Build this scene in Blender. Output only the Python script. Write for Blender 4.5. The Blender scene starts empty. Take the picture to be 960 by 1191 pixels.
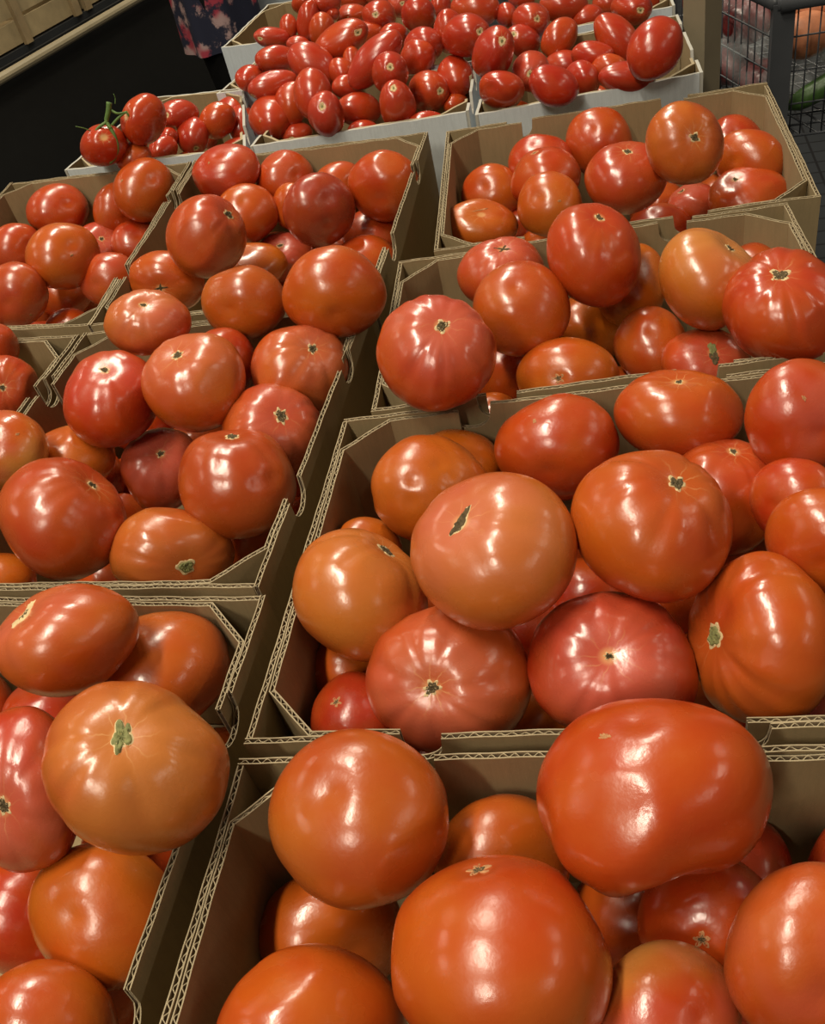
import bpy, math, zlib, random
import numpy as np
from mathutils import Vector, Matrix

COL = bpy.context.scene.collection
RAIL_A = (-.915, 3.315, -.25); RAIL_B = (-.502, 3.944, -.25); CR0 = -.07
CART_P = (.781, 1.535, -.05); CART_ANG = 92
PERSON = (-.185, 3.35); BAG_P = (.02, 3.7, 0)
WORLD = .075; EXPO = -.10
LIGHTS = ([(-.85, v, 2.7, .17, 1.35, 66) for v in (-2.2, .1, 2.4, 4.7)]
          + [(3.4, v, 2.4, .15, 1.2, 14) for v in (-1.6, .6, 2.8)]
          + [(-4.2, v, 2.9, .2, 1.2, 16) for v in (-.6, 1.6, 3.8)])

# ---------------------------------------------------------------- helpers
def tag(o, label=None, cat=None, group=None, kind=None):
    if label: o['label'] = label
    if cat: o['category'] = cat
    if group: o['group'] = group
    if kind: o['kind'] = kind
    return o

def empty(name, loc):
    o = bpy.data.objects.new(name, None); COL.objects.link(o)
    o.location = loc; o.empty_display_size = .02
    return o

def mesh_obj(name, V, Fc, mats, parent=None, fm=None, smooth=False, loc=None):
    """V in world coordinates unless loc given (then relative to loc)"""
    me = bpy.data.meshes.new(name)
    me.from_pydata([tuple(map(float, v)) for v in V], [], [tuple(f) for f in Fc])
    if not isinstance(mats, (list, tuple)): mats = [mats]
    for m in mats: me.materials.append(m)
    if fm is not None: me.polygons.foreach_set('material_index', np.array(fm, dtype=np.int32))
    if smooth: me.polygons.foreach_set('use_smooth', np.ones(len(me.polygons), dtype=bool))
    me.update()
    o = bpy.data.objects.new(name, me); COL.objects.link(o)
    if loc is not None: o.location = loc
    if parent is not None: o.parent = parent
    return o

class MB:
    """collects boxes and tubes into one mesh"""
    def __init__(s): s.V = []; s.F = []; s.M = []
    def add(s, V, F, m=0):
        b = len(s.V); s.V += [tuple(v) for v in V]; s.F += [tuple(i + b for i in f) for f in F]; s.M += [m] * len(F)
    def hexa(s, P, m=0):   # 8 points: bottom ring then top ring
        s.add(P, [(3, 2, 1, 0), (4, 5, 6, 7), (0, 1, 5, 4), (1, 2, 6, 5), (2, 3, 7, 6), (3, 0, 4, 7)], m)
    def box(s, c, sx, sy, sz, rz=0, m=0):
        ca, sa = math.cos(rz), math.sin(rz); P = []
        for z in (-1, 1):
            for x, y in ((-1, -1), (1, -1), (1, 1), (-1, 1)):
                X, Y = x * sx / 2, y * sy / 2
                P.append((c[0] + X * ca - Y * sa, c[1] + X * sa + Y * ca, c[2] + z * sz / 2))
        s.hexa(P, m)
    def tube(s, pts, rad, seg=8, m=0, cap=True):
        pts = [Vector(p) for p in pts]; n = len(pts)
        rs = rad if isinstance(rad, (list, tuple)) else [rad] * n
        up = Vector((.13, .31, .94)); V = []
        for i, p in enumerate(pts):
            t = (pts[min(i + 1, n - 1)] - pts[max(i - 1, 0)]).normalized()
            a = t.cross(up)
            if a.length < .05: a = t.cross(Vector((1, 0, 0)))
            a.normalize(); b = t.cross(a)
            for k in range(seg):
                w = 2 * math.pi * k / seg
                V.append(p + (a * math.cos(w) + b * math.sin(w)) * rs[i])
        Fc = [(i * seg + k, i * seg + (k + 1) % seg, (i + 1) * seg + (k + 1) % seg, (i + 1) * seg + k)
              for i in range(n - 1) for k in range(seg)]
        if cap: Fc += [tuple(range(seg))[::-1], tuple((n - 1) * seg + k for k in range(seg))]
        s.add(V, Fc, m)
    def build(s, name, mats, parent=None, smooth=False, origin=None):
        V = s.V
        if origin is not None: V = [(v[0] - origin[0], v[1] - origin[1], v[2] - origin[2]) for v in V]
        return mesh_obj(name, V, s.F, mats, parent, s.M, smooth, origin)

def smooth_path(pts, k=5):
    P = [np.array(p, float) for p in pts]; P = [2 * P[0] - P[1]] + P + [2 * P[-1] - P[-2]]; out = []
    for i in range(1, len(P) - 2):
        for j in range(k):
            t = j / k; a, b, c, d = P[i - 1:i + 3]
            out.append(.5 * (2 * b + (c - a) * t + (2 * a - 5 * b + 4 * c - d) * t * t + (3 * b - a - 3 * c + d) * t ** 3))
    out.append(P[-2]); return out

# ---------------------------------------------------------------- materials
class NT:
    def __init__(s, name):
        s.m = bpy.data.materials.new(name); s.m.use_nodes = True; s.t = s.m.node_tree
        s.b = s.t.nodes['Principled BSDF']
    def n(s, typ, **kw):
        x = s.t.nodes.new(typ)
        for k, v in kw.items():
            if k.startswith('i_'): x.inputs[k[2:].replace('_', ' ')].default_value = v
            else: setattr(x, k, v)
        return x
    def link(s, a, b): s.t.links.new(a, b)
    def math(s, op, a, b=None, c=None, clamp=False):
        x = s.n('ShaderNodeMath', operation=op, use_clamp=clamp)
        for i, v in enumerate((a, b, c)):
            if v is None: continue
            if isinstance(v, (int, float)): x.inputs[i].default_value = v
            else: s.link(v, x.inputs[i])
        return x.outputs[0]
    def smooth(s, v, a, b, lo=0., hi=1.):
        x = s.n('ShaderNodeMapRange', interpolation_type='SMOOTHSTEP')
        s.link(v, x.inputs[0])
        for i, q in enumerate((a, b, lo, hi)): x.inputs[i + 1].default_value = q
        return x.outputs[0]
    def mix(s, f, a, b):
        x = s.n('ShaderNodeMix', data_type='RGBA')
        if isinstance(f, (int, float)): x.inputs[0].default_value = f
        else: s.link(f, x.inputs[0])
        for i, v in ((6, a), (7, b)):
            if isinstance(v, tuple): x.inputs[i].default_value = v + (1,) if len(v) == 3 else v
            else: s.link(v, x.inputs[i])
        return x.outputs[2]
    def noise(s, vec, scale, detail=2, rough=.5):
        x = s.n('ShaderNodeTexNoise'); x.inputs['Scale'].default_value = scale
        x.inputs['Detail'].default_value = detail; x.inputs['Roughness'].default_value = rough
        if vec is not None: s.link(vec, x.inputs['Vector'])
        return x.outputs[0]
    def bump(s, h, strength, dist=.001):
        x = s.n('ShaderNodeBump'); x.inputs['Strength'].default_value = strength; x.inputs['Distance'].default_value = dist
        s.link(h, x.inputs['Height']); s.link(x.outputs[0], s.b.inputs['Normal'])

def simple(name, col, rough=.6, metal=0, spec=.5, nscale=0, namt=.15, bump=0, bscale=40):
    k = NT(name); k.b.inputs['Roughness'].default_value = rough; k.b.inputs['Metallic'].default_value = metal
    k.b.inputs['Specular IOR Level'].default_value = spec
    k.b.inputs['Base Color'].default_value = tuple(col) + (1,)
    tc = k.n('ShaderNodeTexCoord').outputs['Object']
    if nscale:
        f = k.noise(tc, nscale, 4, .6)
        dk = tuple(c * (1 - namt * 2) for c in col); lt = tuple(min(1, c * (1 + namt * 1.5)) for c in col)
        k.link(k.mix(f, dk, lt), k.b.inputs['Base Color'])
    if bump: k.bump(k.noise(tc, bscale, 3), bump)
    return k.m

def tomato_material(name, roma):
    k = NT(name); b = k.b
    at = k.n('ShaderNodeAttribute', attribute_name='dir', attribute_type='GEOMETRY')
    oi = k.n('ShaderNodeObjectInfo')
    sep = k.n('ShaderNodeSeparateXYZ'); k.link(at.outputs['Vector'], sep.inputs[0])
    X, Y, Z = sep.outputs
    th = k.math('ARCCOSINE', k.math('MINIMUM', k.math('MAXIMUM', Z, -1.), 1.)); ph = k.math('ARCTAN2', Y, X)
    par = k.n('ShaderNodeSeparateColor'); k.link(oi.outputs['Color'], par.inputs[0])
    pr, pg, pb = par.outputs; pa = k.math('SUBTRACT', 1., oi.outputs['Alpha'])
    off = k.n('ShaderNodeVectorMath', operation='SCALE'); k.link(oi.outputs['Location'], off.inputs[0]); off.inputs['Scale'].default_value = 31.
    vv = k.n('ShaderNodeVectorMath', operation='ADD'); k.link(at.outputs['Vector'], vv.inputs[0]); k.link(off.outputs[0], vv.inputs[1])
    v = vv.outputs[0]
    n1 = k.noise(v, .9, 2); n2 = k.noise(v, 2.6, 3); n3 = k.noise(v, 45, 2, .7); n4 = k.noise(v, 1.4, 1)
    red, org, pnk, yel, brn = TCOL[1 if roma else 0]
    fo = k.math('ADD', k.math('ADD', pr, .04), k.math('MULTIPLY', k.math('SUBTRACT', n1, .5), 1.1))
    fo = k.math('ADD', fo, k.math('MULTIPLY', k.math('SUBTRACT', n2, .5), .35), clamp=True)
    c = k.mix(fo, red, org)
    # blush of the shoulder
    sh = k.smooth(th, .25, 1.5, 1., .0)
    fp = k.math('MULTIPLY', pg, k.math('ADD', k.math('MULTIPLY', sh, .9), k.math('MULTIPLY', k.smooth(n4, .4, .65), .45)), clamp=True)
    c = k.mix(fp, c, pnk)
    dt = k.n('ShaderNodeVectorMath', operation='DOT_PRODUCT'); k.link(at.outputs['Vector'], dt.inputs[0]); dt.inputs[1].default_value = (.62, .48, .62)
    fy = k.math('MULTIPLY', pb, k.smooth(k.math('ADD', dt.outputs['Value'], k.math('MULTIPLY', k.math('SUBTRACT', n1, .5), 1.2)), -.5, .8), clamp=True)
    c = k.mix(fy, c, yel)
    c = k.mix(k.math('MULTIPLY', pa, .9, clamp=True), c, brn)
    # pale growth lines running out from the stem scar
    w = k.math('ADD', k.math('MULTIPLY', ph, 4.5), k.math('MULTIPLY', n2, 5.))
    ln = k.smooth(k.math('ABSOLUTE', k.math('SINE', w)), 0., .26, 1., 0.)
    fade = k.math('MULTIPLY', k.smooth(th, .05, .55, 1., 0.), k.smooth(th, 1.2, .6, .0, 1.))
    ln = k.math('MULTIPLY', ln, k.math('MULTIPLY', fade, k.smooth(n1, .35, .6)))
    halo = k.smooth(th, .06, .17 if not roma else .26, .6, 0.)
    c = k.mix(k.math('MAXIMUM', k.math('MULTIPLY', ln, .55), halo), c, (.72, .40, .16) if not roma else (.75, .55, .22))
    # fine speckle of the skin
    c = k.mix(k.math('MULTIPLY', k.smooth(n3, .62, .75), .22), c, org)
    k.link(c, b.inputs['Base Color'])
    k.link(k.math('ADD', .19 if not roma else .17, k.math('MULTIPLY', k.smooth(n2, .3, .7), .11)), b.inputs['Roughness'])
    b.inputs['Specular IOR Level'].default_value = .62
    b.inputs['Coat Weight'].default_value = .24; b.inputs['Coat Roughness'].default_value = .33
    b.inputs['Subsurface Weight'].default_value = .0
    k.bump(k.math('ADD', k.noise(v, 14, 2), k.math('MULTIPLY', n3, .12)), .10, .0012)
    return k.m

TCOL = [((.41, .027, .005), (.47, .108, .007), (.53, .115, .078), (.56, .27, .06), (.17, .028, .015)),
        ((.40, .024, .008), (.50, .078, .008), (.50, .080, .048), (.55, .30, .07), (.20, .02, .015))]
M = {}
M['tomato'] = tomato_material('tomato_skin', False)
M['plum'] = tomato_material('plum_tomato_skin', True)
M['scar'] = simple('dry_stem_scar', (.105, .072, .03), .9, nscale=260, namt=.45, bump=.8, bscale=500)
M['green_scar'] = simple('green_stem_scar', (.22, .22, .075), .75, nscale=220, namt=.4, bump=.6, bscale=400)
M['cream'] = simple('cream_scar', (.66, .50, .26), .8, nscale=200, namt=.25, bump=.4, bscale=400)
M['tan'] = simple('tan_scuff', (.50, .24, .10), .85, nscale=300, namt=.3)
M['vine'] = simple('green_vine', (.10, .19, .035), .6, nscale=90, namt=.3, bump=.3, bscale=200)

def kraft(name, col, rough=.82, mott=.13):
    k = NT(name); tc = k.n('ShaderNodeTexCoord').outputs['Object']
    mp = k.n('ShaderNodeMapping'); mp.inputs['Scale'].default_value = (1, 1, .12); k.link(tc, mp.inputs[0])
    a = k.noise(tc, 14, 4, .6); f = k.noise(mp.outputs[0], 260, 3, .7); g = k.noise(tc, 600, 2, .7)
    c1 = k.mix(a, tuple(x * (1 - mott) for x in col), tuple(min(1, x * (1 + mott)) for x in col))
    c2 = k.mix(k.smooth(f, .35, .75, 0., .35), c1, tuple(x * .72 for x in col))
    c3 = k.mix(k.smooth(g, .55, .8, 0., .4), c2, tuple(min(1, x * 1.35) for x in col))
    k.link(c3, k.b.inputs['Base Color']); k.b.inputs['Roughness'].default_value = rough
    k.b.inputs['Specular IOR Level'].default_value = .3
    k.bump(k.math('ADD', f, g), .25, .0006)
    return k.m
M['kraft'] = kraft('kraft_liner', (.30, .222, .115))
M['edge'] = kraft('cut_cardboard_edge', (.37, .30, .185), .9, .35)
M['flute'] = kraft('corrugated_flute', (.28, .205, .12), .9)
M['gap_shade'] = simple('flute_gap_shade', (.09, .06, .035), .95)  # dark filler colour paints the shade down in the hollow flute gaps
M['wedge'] = kraft('white_board_edge', (.44, .43, .38), .9, .15)
M['white'] = kraft('white_printed_liner', (.60, .65, .68), .5, .06)

# ---------------------------------------------------------------- corrugated panels
def panel(name, pts, inset_dir, thick, ztop, zbot, parent, mats, fine=True, notches=(), seed=0, dip=None):
    """corrugated board standing on the polyline pts (outer face), thickness towards inset_dir (+1 = left of travel)"""
    rg = random.Random(seed)
    P = [np.array(p, float) for p in pts]
    L = [0]
    for a, b in zip(P, P[1:]): L.append(L[-1] + float(np.hypot(*(b - a))))
    tot = L[-1]; step = .00125 if fine else .006; n = max(8, int(tot / step))
    S = sorted(set([i * tot / n for i in range(n + 1)] + L[1:-1]))
    k1, k2 = rg.uniform(0, 9), rg.uniform(0, 9)
    pos, nor, top = [], [], []
    for s in S:
        j = max(i for i in range(len(P) - 1) if L[i] <= s + 1e-9)
        u = (P[j + 1] - P[j]) / (L[j + 1] - L[j]); nn = np.array([-u[1], u[0]])
        q = P[j] + u * (s - L[j])
        if 0 < j and abs(s - L[j]) < 1e-7:
            u0 = (P[j] - P[j - 1]) / (L[j] - L[j - 1]); n0 = np.array([-u0[1], u0[0]])
            m = nn + n0; m /= np.hypot(*m); nn = m / max(.5, float(m @ nn))
        z = ztop + .0005 * math.sin(s * 41 + k1) + .0003 * math.sin(s * 173 + k2)
        for c, r in notches:
            d = abs(s - c * tot)
            if d < r: z = min(z, ztop - r * .55 - math.sqrt(max(0, r * r - d * d)) * .85)
        pos.append(q); nor.append(nn * inset_dir); top.append(z)
    V, Fc, Mi = [], [], []
    lt = .0008 if fine else .0012
    def strip(o0, o1, zt, zb, mf0, mf1, mt):
        b = len(V)
        for q, nn, z in zip(pos, nor, top):
            a0, a1 = q + nn * o0, q + nn * o1
            V.extend([(a0[0], a0[1], z + zt), (a0[0], a0[1], zb), (a1[0], a1[1], z + zt), (a1[0], a1[1], zb)])
        m = len(pos)
        for i in range(m - 1):
            c = b + 4 * i; d = c + 4
            Fc.extend([(c, d, d + 1, c + 1), (c + 2, c + 3, d + 3, d + 2), (c, c + 2, d + 2, d)]); Mi.extend([mf0, mf1, mt])
        c = b; Fc.append((c, c + 1, c + 3, c + 2)); Mi.append(mt)
        c = b + 4 * (m - 1); Fc.append((c, c + 2, c + 3, c + 1)); Mi.append(mt)
    # materials: 0 outer face, 1 inner face, 2 cut edge, 3 flute, 4 painted shade in the flute gaps
    if fine:
        strip(0, lt, 0, zbot, 0, 3, 2)
        strip(thick - lt, thick, 0, zbot, 3, 1, 2)
        strip(lt * .9, thick - lt * .9, -.005, zbot, 4, 4, 4)
        wl = .0072; b = len(V); hw = (thick - 2 * lt) / 2
        for s, q, nn, z in zip(S, pos, nor, top):
            t = 2 * math.pi * s / wl + .6 * math.sin(s * 60 + k1)
            o = thick / 2 + hw * .95 * math.sin(t); w_ = .00035
            zz = z - .0006 - .0006 * math.sin(s * 900 + k2) - .0005 * math.sin(s * 331 + k1)
            a0, a1 = q + nn * (o - w_), q + nn * (o + w_)
            V.extend([(a0[0], a0[1], zz), (a0[0], a0[1], z - .0055), (a1[0], a1[1], zz), (a1[0], a1[1], z - .0055)])
        for i in range(len(S) - 1):
            c = b + 4 * i; d = c + 4
            Fc.extend([(c, d, d + 1, c + 1), (c + 2, c + 3, d + 3, d + 2), (c, c + 2, d + 2, d)]); Mi.extend([3, 3, 2])
    else:
        strip(0, thick, 0, zbot, 0, 1, 2)
    return mesh_obj(name, V, Fc, mats, parent, Mi)

def lerp(a, b, t): return a + (b - a) * t

def tray(key, quad, orient, label, group, white=False, fine=True, notch=(.27, .74), notch2=None, depth=.155):
    Q = np.array(quad)[:, :2]; zt = quad[0][2]; zb = FLOOR_Z
    c = Q.mean(0); Q = Q + (c - Q) / np.linalg.norm(c - Q, axis=1)[:, None] * .0022   # BL BR FR FL
    root = empty('corrugated_box', (c[0], c[1], zb)); tag(root, label, 'box', group)
    inv = np.array([c[0], c[1], zb])
    # corners listed counter-clockwise: FL FR BR BL ; long sides are 0-1 and 2-3
    K = [Q[3], Q[2], Q[1], Q[0]]
    if orient: K = [K[1], K[2], K[3], K[0]]
    th = .0042; face = M['white'] if white else M['kraft']
    mats = [face, M['kraft'], M['wedge'] if white else M['edge'], M['flute'], M['gap_shade']]; mi = [M['kraft'], M['kraft'], M['edge'], M['flute'], M['gap_shade']]
    def fixp(o):
        o.data.transform(Matrix.Translation((-inv[0], -inv[1], -inv[2]))); return o
    h = zlib.crc32(key.encode()) % 1000
    n2 = notch2 or notch
    for i in (0, 2):
        a, b = K[i], K[(i + 1) % 4]
        nt = notch if i == 0 else tuple(1 - x for x in n2)
        fixp(panel('long_side_panel', [a, b], 1, th, zt, zb + .004, root, mats, fine, [(x, .0165) for x in nt], h + i))
    for i in (1, 3):
        a, b = K[i], K[(i + 1) % 4]; u = (b - a) / np.hypot(*(b - a))
        fixp(panel('end_panel', [a + u * (th + .0004), b - u * (th + .0004)], 1, th, zt - .001, zb + .004, root, mats, fine, (), h + i))
    # inner liners with folded corner posts
    for i in (1, 3):
        a, b = K[i], K[(i + 1) % 4]
        pa, pb = K[i - 1], K[(i + 2) % 4]
        u = (b - a) / np.hypot(*(b - a)); wa = (pa - a); La = np.hypot(*wa); wa = wa / La
        wb = (pb - b); Lb = np.hypot(*wb); wb = wb / Lb
        e = th + .0008
        A = a + u * e + wa * e; B = b - u * e + wb * e
        cl, cs = .036, .036
        pts = [A + wa * (La * .235), A + wa * cl, A + u * cs, B - u * cs, B + wb * cl, B + wb * (Lb * .235)]
        fixp(panel('inner_corner_liner', pts, 1, th * .92, zt - .0015, zb + .006, root, mi, fine, (), h + 7 + i))
    mb = MB(); P = [(K[j][0], K[j][1], zb) for j in range(4)] + [(K[j][0], K[j][1], zb + .0038) for j in range(4)]
    mb.hexa(P); o = mb.build('bottom_panel', [M['kraft']], root); fixp(o)
    return root

# ---------------------------------------------------------------- fruit
DENTS = {'A1': [[[-0.097, -0.689, -0.718], 0.035, 0.35]], 'A3': [[[0.702, -0.151, 0.696], 0.3, 0.34], [[0.962, -0.27, 0.037], 0.05, 0.35]], 'B4': [[[0.443, -0.413, -0.796], 0.05, 0.16], [[0.274, -0.237, -0.932], 0.04, 0.14], [[0.074, -0.785, -0.614], 0.04, 0.14], [[-0.324, -0.761, -0.562], 0.03, 0.14]], 'B11': [[[-0.405, 0.016, 0.914], 0.06, 0.2], [[-0.011, 0.477, 0.879], 0.06, 0.22]], 'B12': [[[-0.056, 0.062, 0.996], 0.05, 0.35]], 'C3': [[[-0.282, -0.434, -0.856], 0.03, 0.3]], 'C9': [[[0.082, 0.664, -0.743], 0.06, 0.4]], 'D3': [[[-0.125, -0.599, -0.791], 0.05, 0.2]], 'E4': [[[-0.137, 0.124, 0.983], 0.02, 0.16], [[-0.415, 0.246, 0.876], 0.03, 0.16], [[-0.651, 0.307, 0.695], 0.02, 0.16]], 'E6': [[[-0.003, -0.671, -0.742], 0.06, 0.28], [[-0.474, -0.828, -0.3], 0.04, 0.2]], 'E14': [[[0.289, -0.79, -0.54], 0.02, 0.3]], 'F7': [[[-0.565, 0.776, 0.281], 0.04, 0.13], [[-0.308, 0.901, 0.305], 0.03, 0.12]], 'G2': [[[-0.462, 0.857, -0.244], 0.05, 0.5]], 'I3': [[[-0.298, 0.555, 0.776], 0.05, 0.3]], 'm10': [[[-0.847, -0.512, -0.141], 0.1, 0.25]], 'm45': [[[-0.368, 0.707, -0.603], 0.1, 0.25]]}
def tom_surf(name, roma, lobes, d):
    """surface point of a unit fruit (calyx on +z) for unit directions d"""
    rg = np.random.default_rng(zlib.crc32(name.encode()))
    n = int(rg.integers(5, 8)); ph = rg.uniform(0, 6.28); ph2 = rg.uniform(0, 6.28)
    T = np.arccos(np.clip(d[:, 2], -1, 1)); Fi = np.arctan2(d[:, 1], d[:, 0])
    s, c = np.sin(T), np.cos(T)
    wob = Fi + .25 * np.sin(2 * Fi + ph2) / 2 + .15 * np.sin(3 * Fi + ph) / 2
    rib = np.sqrt(np.cos(n * wob + ph) ** 2 * .5 + .25 + .25 * np.cos(n * wob * 1 + ph2)) - .7
    amp = lobes * ((.030 if roma else .042) * np.exp(-((T - .75) / .5) ** 2) + .012 * s) * s
    r = 1 + amp * rib * 1.6
    for k in range(7):
        v = rg.normal(size=3); v *= rg.uniform(1.2, 2.6) / np.linalg.norm(v)
        r = r + (.012 + .016 * lobes) * np.cos(d @ v * 1.6 + rg.uniform(0, 6.28)) / (1 + .15 * k)
    for k in range(5):
        v = rg.normal(size=3); v *= rg.uniform(5, 8) / np.linalg.norm(v)
        r = r + .004 * np.cos(d @ v + rg.uniform(0, 6.28))
    f0 = rg.uniform(0, 6.28); q = rg.uniform(.80, .88); dep = rg.uniform(.07, .12)
    if lobes > .9 and not roma:
        df = np.angle(np.exp(1j * (Fi - f0)))
        r = r - .09 * (lobes - .4) * np.exp(-(df / .25) ** 2) * s * np.exp(-((T - 1.2) / .9) ** 2)
    for dd, dp, dw in DENTS.get(name, ()):
        dd = np.array(dd) / np.linalg.norm(dd); an = np.arccos(np.clip(d @ dd, -1, 1)); r = r - dp * np.exp(-(an / dw) ** 2)
    if roma:
        z = c * 1.42 + .06 * c * c; w = s * (1 + .05 * c) * (1 + .06 * s * s)
        p = np.stack([w * np.cos(Fi), w * np.sin(Fi), z], 1) * r[:, None]
        p[:, 2] += -.12 * np.exp(-(T / .22) ** 2) + .03 * np.exp(-((math.pi - T) / .2) ** 2)
    else:
        w = s * (1 + .07 * s * s); z = q * (c + .06 * np.sin(2 * T))
        p = np.stack([w * np.cos(Fi), w * np.sin(Fi), z], 1) * r[:, None]
        p[:, 2] += -dep * np.exp(-(T / .40) ** 2) * (1 + .35 * rib * lobes * s) + .03 * np.exp(-((math.pi - T) / .22) ** 2)
        for k in range(2):
            v = rg.normal(size=3); v /= np.linalg.norm(v)
            over = np.maximum(p @ v - rg.uniform(.90, .97), 0)
            p = p - (over * .55)[:, None] * v
    return p
def sphere_dirs(nu, nv):
    th = np.linspace(0, math.pi, nv + 1)[1:-1]; fi = np.arange(nu) * 2 * math.pi / nu
    T, Fi = np.meshgrid(th, fi, indexing='ij'); T = T.ravel(); Fi = Fi.ravel()
    d = np.stack([np.sin(T) * np.cos(Fi), np.sin(T) * np.sin(Fi), np.cos(T)], 1)
    return np.concatenate([[[0, 0, 1.]], d, [[0, 0, -1.]]])


def grid_mesh(nu, nv):
    Fc = []
    for k in range(nu): Fc.append((0, 1 + k, 1 + (k + 1) % nu))
    for j in range(nv - 2):
        for k in range(nu):
            a = 1 + j * nu + k; b = 1 + j * nu + (k + 1) % nu
            Fc.append((a, a + nu, b + nu, b))
    last = 1 + (nv - 1) * nu; off = 1 + (nv - 2) * nu
    for k in range(nu): Fc.append((off + k, last, off + (k + 1) % nu))
    return Fc
GRIDS = {}
def fruit_mesh(key, roma, lobes, T, nu, nv):
    if (nu, nv) not in GRIDS: GRIDS[(nu, nv)] = (sphere_dirs(nu, nv), grid_mesh(nu, nv))
    d, Fc = GRIDS[(nu, nv)]
    P = tom_surf(key, roma, lobes, d) @ T.T
    me = bpy.data.meshes.new('plum_tomato' if roma else 'tomato')
    me.from_pydata(P.tolist(), [], Fc)
    at = me.attributes.new('dir', 'FLOAT_VECTOR', 'POINT'); at.data.foreach_set('vector', d.astype(np.float32).ravel())
    me.polygons.foreach_set('use_smooth', np.ones(len(Fc), dtype=bool))
    me.materials.append(M['plum'] if roma else M['tomato']); me.update()
    return me

def patch(name, key, roma, lobes, T, d0, rx, ry, rot, mat, parent, star=0, lift=.012, seed=0, label=None, bumpy=.006):
    """small dry patch lying on the skin around direction d0; rx, ry in radians"""
    rg = np.random.default_rng(seed); nr, ns = 7, 30
    d0 = np.array(d0, float); d0 /= np.linalg.norm(d0)
    a = np.cross(d0, [0, 1, 0.1]); a /= np.linalg.norm(a); b = np.cross(d0, a)
    fi = np.arange(ns) * 2 * math.pi / ns; p1, p2 = rg.uniform(0, 6.28, 2); st = int(rg.integers(4, 7))
    out = 1 + star * (np.abs(np.cos(st * fi / 2 + p1)) - .5) + .12 * np.sin(3 * fi + p2) + rg.normal(size=ns) * .05
    D = [d0]; lifts = [lift + bumpy * .5]
    for j in range(1, nr + 1):
        q = j / nr
        x = rx * q * np.cos(fi) * out; y = ry * q * np.sin(fi) * out
        X = x * math.cos(rot) - y * math.sin(rot); Y = x * math.sin(rot) + y * math.cos(rot)
        for u, v in zip(X, Y):
            w = d0 + a * u + b * v; D.append(w / np.linalg.norm(w)); lifts.append((lift + bumpy * rg.normal()) if j < nr else -.01)
    D = np.array(D); S = tom_surf(key, roma, lobes, D)
    up = D * np.array(lifts)[:, None]; P = (S + up) @ T.T
    Fc = [(0, 1 + k, 1 + (k + 1) % ns) for k in range(ns)]
    for j in range(nr - 1):
        for k in range(ns):
            e = 1 + j * ns + k; f = 1 + j * ns + (k + 1) % ns; Fc.append((e, e + ns, f + ns, f))
    o = mesh_obj(name, P, Fc, mat, parent, smooth=True)
    if label: o['label'] = label
    return o

BOXNAME = {
'A': ('nearest kraft box on the right, the giant lobed tomato lying over its back wall', 'kraft tomato boxes', False, True),
'B': ('kraft box in the middle right, holding the tomato with the long brown stem scar', 'kraft tomato boxes', False, True),
'C': ('kraft box third from the front in the right column, with the double-scarred tomato', 'kraft tomato boxes', False, True),
'D': ('farthest kraft box of the right column, with its right corner post showing', 'kraft tomato boxes', False, True),
'E': ('kraft box in the left middle, behind the box of the white-scuffed tomato', 'kraft tomato boxes', False, True),
'F': ('kraft box in the left middle, holding the tomato with the green stem end', 'kraft tomato boxes', False, True),
'G': ('kraft box at the far left, standing against the dark aisle', 'kraft tomato boxes', False, True),
'H': ('kraft box mostly outside the left edge, only its back-right corner showing', 'kraft tomato boxes', False, True),
'I': ('kraft box at the lower left, holding the very large orange tomato', 'kraft tomato boxes', False, True),
'K1': ('leftmost white box, with the vine tomatoes at its corner', 'white plum tomato boxes', True, False),
'K2': ('white box in the centre front of the plum tomatoes, left of the divider', 'white plum tomato boxes', True, False),
'J': ('white box at the right front of the plum tomatoes, with the round white notch', 'white plum tomato boxes', True, False),
'N': ('white box behind the right front plum tomato box, cut by the top edge', 'white plum tomato boxes', True, False),
'M': ('plum tomato box behind the centre one, its left side next to the tall white box', 'white plum tomato boxes', True, False),
'L': ('farthest white box at the upper left with its blank white face showing', 'white plum tomato boxes', True, False)}
FLOOR_Z = -.162
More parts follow.
